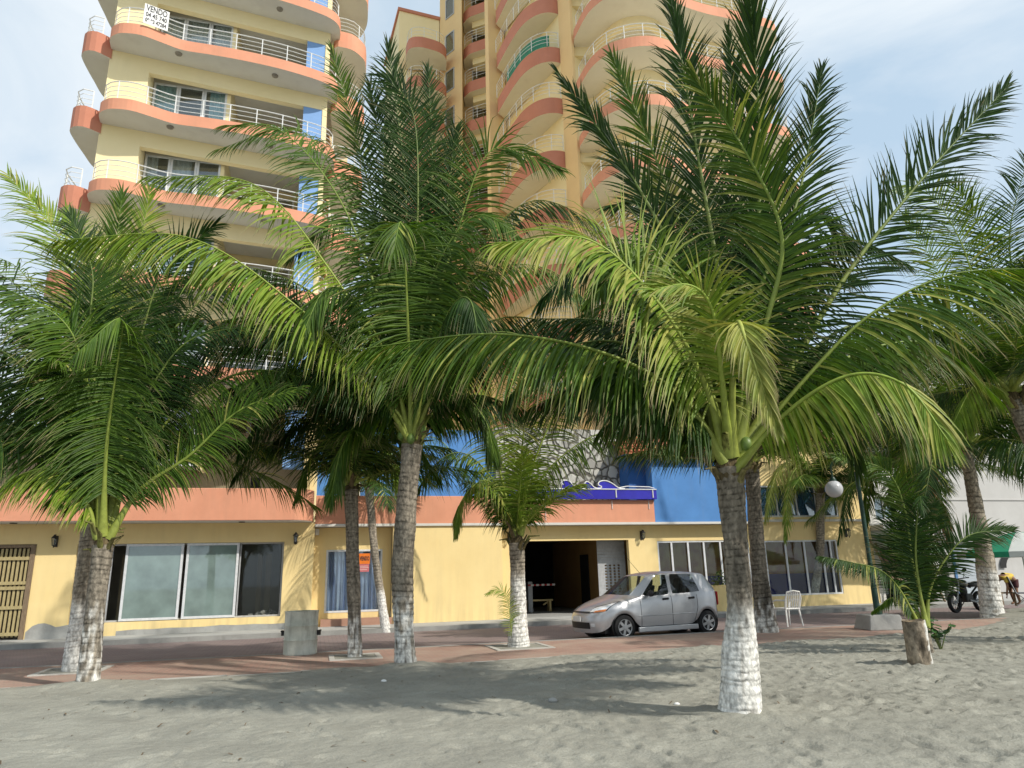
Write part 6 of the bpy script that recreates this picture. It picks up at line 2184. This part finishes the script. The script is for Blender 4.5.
# ================================================================== neighbouring buildings at the right
NBW = pm('white_house_render', (.66, .65, .62), (.58, .57, .55), 1.0, .85, .1, 60, stain=.3, stain_col=(.4, .38, .34))
NBG = pm('pale_grey_render', (.50, .49, .475), (.45, .44, .425), .8, .9, .1, 60, stain=.3, stain_col=(.32, .3, .28))
nb = thing('white_house', 'white two storey house with green awning and open shop front, behind the lamp', 'house', P0, YAW)
mb = MB()
wall(mb, 30.05, 33.4, 0, 6.2, -.6, .2, [(30.5, 33.0, .12, 2.3), (30.6, 31.65, 3.4, 4.35), (31.85, 32.6, 3.4, 4.35)])
mb.box(30.05, 30.25, .8, 9, 0, 6.2).box(33.2, 33.4, .8, 9, 0, 6.2)
mb.build('wall', NBW, nb)
MB().box(30.05, 33.45, -.3, .8, 2.95, 3.16).build('balcony_slab', NBW, nb, bevel=.02)
MB().box(30.03, 33.45, .4, 9, 6.2, 6.4).build('roof', NBG, nb)
for (a, b_) in ((30.6, 31.65), (31.85, 32.6)):
    mb = MB()
    frame_rect(mb, a, b_, 3.4, 4.35, .68, .05)
    mb.box((a + b_) / 2 - .03, (a + b_) / 2 + .03, .685, .72, 3.45, 4.30)
    wv = mb.build('window', GREYM, nb)
    MB().box(a + .06, b_ - .06, .74, .745, 3.45, 4.30).build('pane', glass('grey_blue_glass_%d' % int(a), (.3, .38, .45), (.16, .24, .32), .5, .2), wv)
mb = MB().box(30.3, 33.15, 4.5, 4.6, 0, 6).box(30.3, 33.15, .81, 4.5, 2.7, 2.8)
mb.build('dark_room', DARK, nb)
for a in (31.2, 32.2):
    MB().box(a, a + .06, .75, .8, .12, 2.29).build('shopfront_post', WOOD, nb)
# green awning
mb = MB()
for k in range(10):
    x0, x1 = 30.1 + k * .25, 30.1 + (k + 1) * .25
    za, zb3 = 2.2 + .02 * (k % 2), 2.2 + .02 * ((k + 1) % 2)
    mb.quad((x0, -.55, za), (x1, -.55, zb3), (x1, .58, 2.8), (x0, .58, 2.8))
    mb.quad((x0, -.55, za), (x1, -.55, zb3), (x1, -.57, zb3 - .2), (x0, -.57, za - .2))
mb.build('awning', pm('faded_green_canvas', (.14, .24, .12), (.1, .17, .09), 2, .9), nb)
# leaning timber poles
for k, (u, z, lean) in enumerate(((30.5, 2.75, .75), (30.8, 2.6, .8), (31.1, 1.9, .5), (31.5, 1.8, .45), (32.3, 1.7, -.3))):
    b0 = uvw(u, .45, .135)
    o = MB().tube([(0, 0, 0), Vector(uvw(u - lean, -.55 + (.35 if z > 2.5 else .1), z)) - b0 + Vector((0, 0, -.13))], .045, 7).build('timber_pole', WOOD, None, loc=b0)
    tag(o, ['long timber pole leaning on the tan corner, left one of two', 'long timber pole leaning on the tan corner, right one of two', 'short timber pole leaning in the open shop front, leftmost short one',
            'middle short timber pole leaning in the open shop front', 'short timber pole leaning the other way in the shop front'][k], 'pole', 'timber poles leaning at the house corner')
# grey house with roller shutter and arch
gh = thing('grey_house', 'tall plain pale grey house with a roller shutter and dark arch, at the right edge', 'house', P0, YAW)
mb = MB()
wall(mb, 33.6, 58, 0, 10.6, -.4, .25, [(34.0, 35.65, .12, 2.4), (36.6, 39.2, .12, 2.0)])
mb.box(33.6, 33.85, .65, 10, 0, 10.6)
mb.build('wall', NBG, gh)
MB().box(33.5, 58, .2, 10, 10.602, 10.8).build('roof', NBG, gh)
mb = MB()
for k in range(19):
    mb.box(34.0, 35.65, .5 + (.012 if k % 2 else 0), .55, .12 + k * .12, .12 + (k + 1) * .12 - .006)
mb.build('roller_shutter', pm('pale_blue_grey_shutter', (.40, .44, .48), (.34, .38, .42), 2, .5), gh)
MB().box(33.88, 33.99, .35, .398, .12, 2.5).build('door_jamb', pm('blue_paint', (.08, .2, .4), (.07, .17, .34), 4, .6), gh)
mb = MB()
a = np.linspace(0, pi, 16)
for i in range(15):
    p0, p1 = a[i], a[i + 1]
    f = lambda t, r: (37.9 + r * 1.3 * cos(t), .33, 1.35 + r * .75 * sin(t))
    mb.quad(f(p0, 1), f(p1, 1), f(p1, 1.25), f(p0, 1.25))
mb.build('arch', IRON, gh)
MB().box(36.6, 39.2, .55, .6, .12, 2.0).build('gate_panel', NBG, gh)
for z in (4.2, 5.55, 6.9, 8.25):
    MB().box(33.7, 57.8, .36, .398, z, z + .05).build('moulding', NBG, gh)

# ================================================================== parasol, chairs and a bending person
pc = gnd(1034, 612, .1)
prs = thing('parasol', 'green and white beach parasol over the chairs at the right edge', 'parasol', pc)
rad = 1.75
zt = at(1034, 531, pc.y).z - pc.z
mb = MB()
nseg = 8
for k in range(nseg):
    for j in range(3):
        a0, a1 = 2 * pi * (k + j / 3) / nseg, 2 * pi * (k + (j + 1) / 3) / nseg
        prev = None
        for i in range(6):
            f = i / 5
            zz = zt - .62 * f ** 1.4
            p = [(rad * f * cos(a_), rad * f * sin(a_), zz) for a_ in (a0, a1)]
            if prev:
                mb.quad(prev[0], prev[1], p[1], p[0], k % 2)
            prev = p
        mb.quad(prev[0], prev[1], (prev[1][0], prev[1][1], prev[1][2] - .16), (prev[0][0], prev[0][1], prev[0][2] - .16), k % 2)
mb.build('canopy', [pm('green_canvas', (.02, .30, .17), (.018, .24, .14), 3, .8), pm('white_canvas', (.66, .70, .70), (.58, .62, .62), 3, .8)], prs, True)
MB().tube([(0, 0, -.1), (0, 0, zt)], .025, 8).build('pole', WHTM, prs)
mb = MB()
for k in range(nseg):
    a = 2 * pi * k / nseg
    mb.tube([(0, 0, zt - .55), (.8 * cos(a), .8 * sin(a), zt - .27)], .008, 4)
mb.build('ribs', GREYM, prs)


def beach_chair(label, loc, rz):
    t = thing('folding_chair', label, 'chair', loc, rz, 'dark folding chairs under the parasol')
    MB().box(-.24, .24, -.22, .22, .42, .45).build('seat', pm('blue_black_fabric', (.05, .06, .09), (.035, .045, .07), 6, .8), t)
    MB().obox((0, .30, .72), (.24, 0, 0), (0, .015, 0), (0, .09, .28)).build('backrest', MATS['blue_black_fabric'], t)
    for s in (-1, 1):
        MB().tube([(s * .25, -.26, 0), (s * .25, .22, .45), (s * .25, .38, 1.0)], .014, 6).build('frame', GREYM, t)
        MB().tube([(s * .25, .28, 0), (s * .25, -.22, .44)], .014, 6).build('leg', GREYM, t)
    return t


beach_chair('dark folding chair right of the bending person, under the parasol', gnd(1026, 606, .1), R(60))


def person_bending(loc, rz):
    """adult stooping with hands near the ground"""
    t = thing('person', 'person in a yellow shirt and dark shorts bending down beside the parasol', 'person', loc, rz)

    def skin(name, verts, edges, radii, mat, root=0, sub=1):
        me = bpy.data.meshes.new(name)
        me.from_pydata(verts, edges, [])
        o = bpy.data.objects.new(name, me)
        COL.objects.link(o)
        md = o.modifiers.new('skin', 'SKIN')
        md.use_smooth_shade = True
        for i, r in enumerate(radii):
            me.skin_vertices[0].data[i].radius = (r, r) if not isinstance(r, tuple) else r
            me.skin_vertices[0].data[i].use_root = (i == root)
        s = o.modifiers.new('sub', 'SUBSURF')
        s.levels = s.render_levels = sub
        dg = bpy.context.evaluated_depsgraph_get()
        m2 = bpy.data.meshes.new_from_object(o.evaluated_get(dg))
        bpy.data.objects.remove(o)
        m2.name = name
        m2.materials.clear()
        m2.materials.append(mat)
        m2.polygons.foreach_set('use_smooth', [True] * len(m2.polygons))
        ob = bpy.data.objects.new(name, m2)
        COL.objects.link(ob)
        ob.parent = t
        return ob
    SK = pm('brown_skin', (.26, .14, .085), (.23, .12, .07), 6, .6)
    V = [(0, 0, .90), (-.18, 0, .98), (-.40, 0, .98), (-.52, 0, .90), (-.60, 0, .84), (-.68, 0, .76)]          # pelvis, waist, chest, neck, skull base, crown
    Rr = [.14, .125, .135, .06, .09, .075]
    E = [(0, 1), (1, 2), (2, 3), (3, 4), (4, 5)]
    for s in (-1, 1):
        b = len(V)
        V += [(.02, s * .10, .82), (-.04, s * .12, .47), (.04, s * .12, .09), (-.10, s * .13, .04)]
        Rr += [.095, .062, .042, .035]
        E += [(0, b), (b, b + 1), (b + 1, b + 2), (b + 2, b + 3)]
        c = len(V)
        V += [(-.44, s * .19, .92), (-.46, s * .24, .65), (-.50, s * .20, .42), (-.51, s * .19, .33)]
        Rr += [.055, .042, .030, .034]
        E += [(2, c), (c, c + 1), (c + 1, c + 2), (c + 2, c + 3)]
    body = skin('body', V, E, Rr, SK, 0, 2)
    for s in (-1, 1):
        for k in range(5):          # fingers and thumb, slightly curled
            x0 = -.51 + (k - 2) * .014
            p = [(x0, s * .19, .31), (x0 - .006, s * (.185 - .004 * k), .27), (x0 - .003, s * .175, .235 + .01 * abs(k - 2))] if k < 4 else \
                [(-.49, s * .17, .335), (-.475, s * .155, .30), (-.478, s * .15, .275)]
            MB().tube(p, [.009, .008, .006], 6).build('finger', SK, body, True)
    skin('shirt', [(.0, 0, .94), (-.18, 0, .985), (-.40, 0, .985), (-.49, 0, .93), (-.44, .20, .92), (-.46, .235, .76), (-.44, -.20, .92), (-.46, -.235, .76)],
         [(0, 1), (1, 2), (2, 3), (2, 4), (4, 5), (2, 6), (6, 7)], [.155, .145, .155, .085, .08, .072, .08, .072], pm('yellow_shirt', (.62, .45, .08), (.54, .38, .06), 5, .85), 1, 2)
    skin('shorts', [(-.02, 0, .91), (.02, .105, .80), (-.02, .12, .56), (.02, -.105, .80), (-.02, -.12, .56)], [(0, 1), (1, 2), (0, 3), (3, 4)],
         [.155, .115, .095, .115, .095], pm('dark_shorts', (.09, .03, .03), (.06, .02, .02), 5, .85), 0, 2)
    MB().ball((-.645, 0, .825), .105, .10, .10, 14, 10).build('hair', BPL, t, True)
    mb = MB()
    for s in (-1, 1):
        mb = MB().ball((-.655, s * .10, .80), .02, .012, .03, 8, 6)
        mb.build('ear', SK, body, True)
        MB().ball((-.672, s * .035, .742), .012, .010, .008, 8, 6).build('eye', BPL, body, True)
    MB().ball((-.635, 0, .722), .018, .014, .022, 8, 6).build('nose', SK, body, True)
    MB().ball((-.600, 0, .738), .010, .026, .006, 8, 6).build('mouth', pm('lips', (.25, .09, .07), None, 5, .6), body, True)
    return t


person_bending(gnd(1017, 605, .12), R(10))
# table with things beside the person
tb = gnd(1000, 606, .1)
tt_ = thing('low_table', 'low dark table behind the thick white footed palm, beside the bending person', 'table', tb, YAW)
MB().box(-.5, .5, -.3, .3, .42, .46).build('tabletop', WOOD, tt_, bevel=.006)
for sx in (-1, 1):
    for sy in (-1, 1):
        MB().box(sx * .44 - .025, sx * .44 + .025, sy * .25 - .025, sy * .25 + .025, 0, .42).build('leg', WOOD, tt_)

# dry scraps of palm leaf and twigs strewn over the sand
r_ = random.Random(21)
lt_ = MB()
for k in range(260):
    u, v = r_.uniform(4, 26), r_.uniform(11.3, 19.5)
    p = uvw(u, v, .14)
    L_, a = r_.uniform(.03, .13), r_.uniform(0, 6.28)
    d = Vector((cos(a), sin(a), r_.uniform(-.1, .2))) * L_
    e = Vector((-sin(a), cos(a), 0)) * r_.uniform(.004, .012)
    m_ = p + d * .5 + Vector((0, 0, L_ * .12))
    lt_.quad(p - e, p + e, m_ + e, m_ - e).quad(m_ - e, m_ + e, p + d + e * .3, p + d - e * .3)
o = lt_.build('leaf_litter', pm('dry_leaf_scraps', (.17, .12, .07), (.08, .06, .04), 3, .9))
# let every scrap down onto the sand
dg_ = bpy.context.evaluated_depsgraph_get()
sand_ = bpy.data.objects['sand']
vs_ = o.data.vertices
for q in range(0, len(vs_), 8):
    c = sum((vs_[q + i].co for i in range(8)), Vector()) / 8
    hit, loc, *_ = sand_.ray_cast(Vector((c.x, c.y, 3)), Vector((0, 0, -1)))
    if hit:
        for i in range(8):
            vs_[q + i].co.z += loc.z + .006 - .14
tag(o, 'dry brown scraps of palm leaf scattered over the sand', 'leaf litter', kind='stuff')
# ================================================================== light and sky
SUN_EL = R(41)
SUN_DIR = Vector((.84 * cos(SUN_EL), -.54 * cos(SUN_EL), sin(SUN_EL)))     # towards the sun: right, behind the camera
w = bpy.data.worlds.new('World')
scene.world = w
w.use_nodes = True
nt = w.node_tree
N, Lk = nt.nodes, nt.links
bg = N['Background']
bg.inputs['Strength'].default_value = 0.15
sky = N.new('ShaderNodeTexSky')
sky.sky_type = 'NISHITA'
sky.sun_disc = False
sky.sun_elevation = SUN_EL
sky.sun_rotation = atan2(SUN_DIR.x, SUN_DIR.y)
sky.air_density = 1.0
sky.dust_density = 1.2
sky.ozone_density = 1.0
# thin high cloud, streaked, in world directions
tc = N.new('ShaderNodeTexCoord')
mp = N.new('ShaderNodeMapping')
mp.inputs['Scale'].default_value = (1.2, 1.2, 3.2)
mp.inputs['Rotation'].default_value = (.3, .5, .4)
Lk.new(tc.outputs['Generated'], mp.inputs['Vector'])
nz = N.new('ShaderNodeTexNoise')
nz.inputs['Scale'].default_value = 1.7
nz.inputs['Detail'].default_value = 8
nz.inputs['Roughness'].default_value = .55
nz.inputs['Distortion'].default_value = .6
Lk.new(mp.outputs['Vector'], nz.inputs['Vector'])
rp = N.new('ShaderNodeValToRGB')
rp.color_ramp.elements[0].position = .32
rp.color_ramp.elements[1].position = .66
rp.color_ramp.elements[0].color = (.12, .12, .12, 1)
rp.color_ramp.elements[1].color = (.95, .95, .95, 1)
Lk.new(nz.outputs['Fac'], rp.inputs['Fac'])
hz = N.new('ShaderNodeMix')          # moist sea haze lightens the clear blue
hz.data_type = 'RGBA'
hz.inputs['Factor'].default_value = .6
Lk.new(sky.outputs['Color'], hz.inputs['A'])
hz.inputs['B'].default_value = (4.2, 5.7, 6.9, 1)
mx = N.new('ShaderNodeMix')
mx.data_type = 'RGBA'
Lk.new(rp.outputs['Color'], mx.inputs['Factor'])
Lk.new(hz.outputs['Result'], mx.inputs['A'])
mx.inputs['B'].default_value = (6.2, 6.6, 6.9, 1)
Lk.new(mx.outputs['Result'], bg.inputs['Color'])

sd = bpy.data.lights.new('sun', 'SUN')
sd.energy = 4.2
sd.angle = R(.9)
sd.color = (1.0, .94, .84)
so = bpy.data.objects.new('sun', sd)
COL.objects.link(so)
so.rotation_euler = SUN_DIR.to_track_quat('Z', 'Y').to_euler()
scene.view_settings.view_transform = 'Standard'
scene.view_settings.look = 'None'
scene.view_settings.exposure = 0
scene.cycles.max_bounces = 8
scene.cycles.transparent_max_bounces = 16
scene.cycles.use_denoising = True
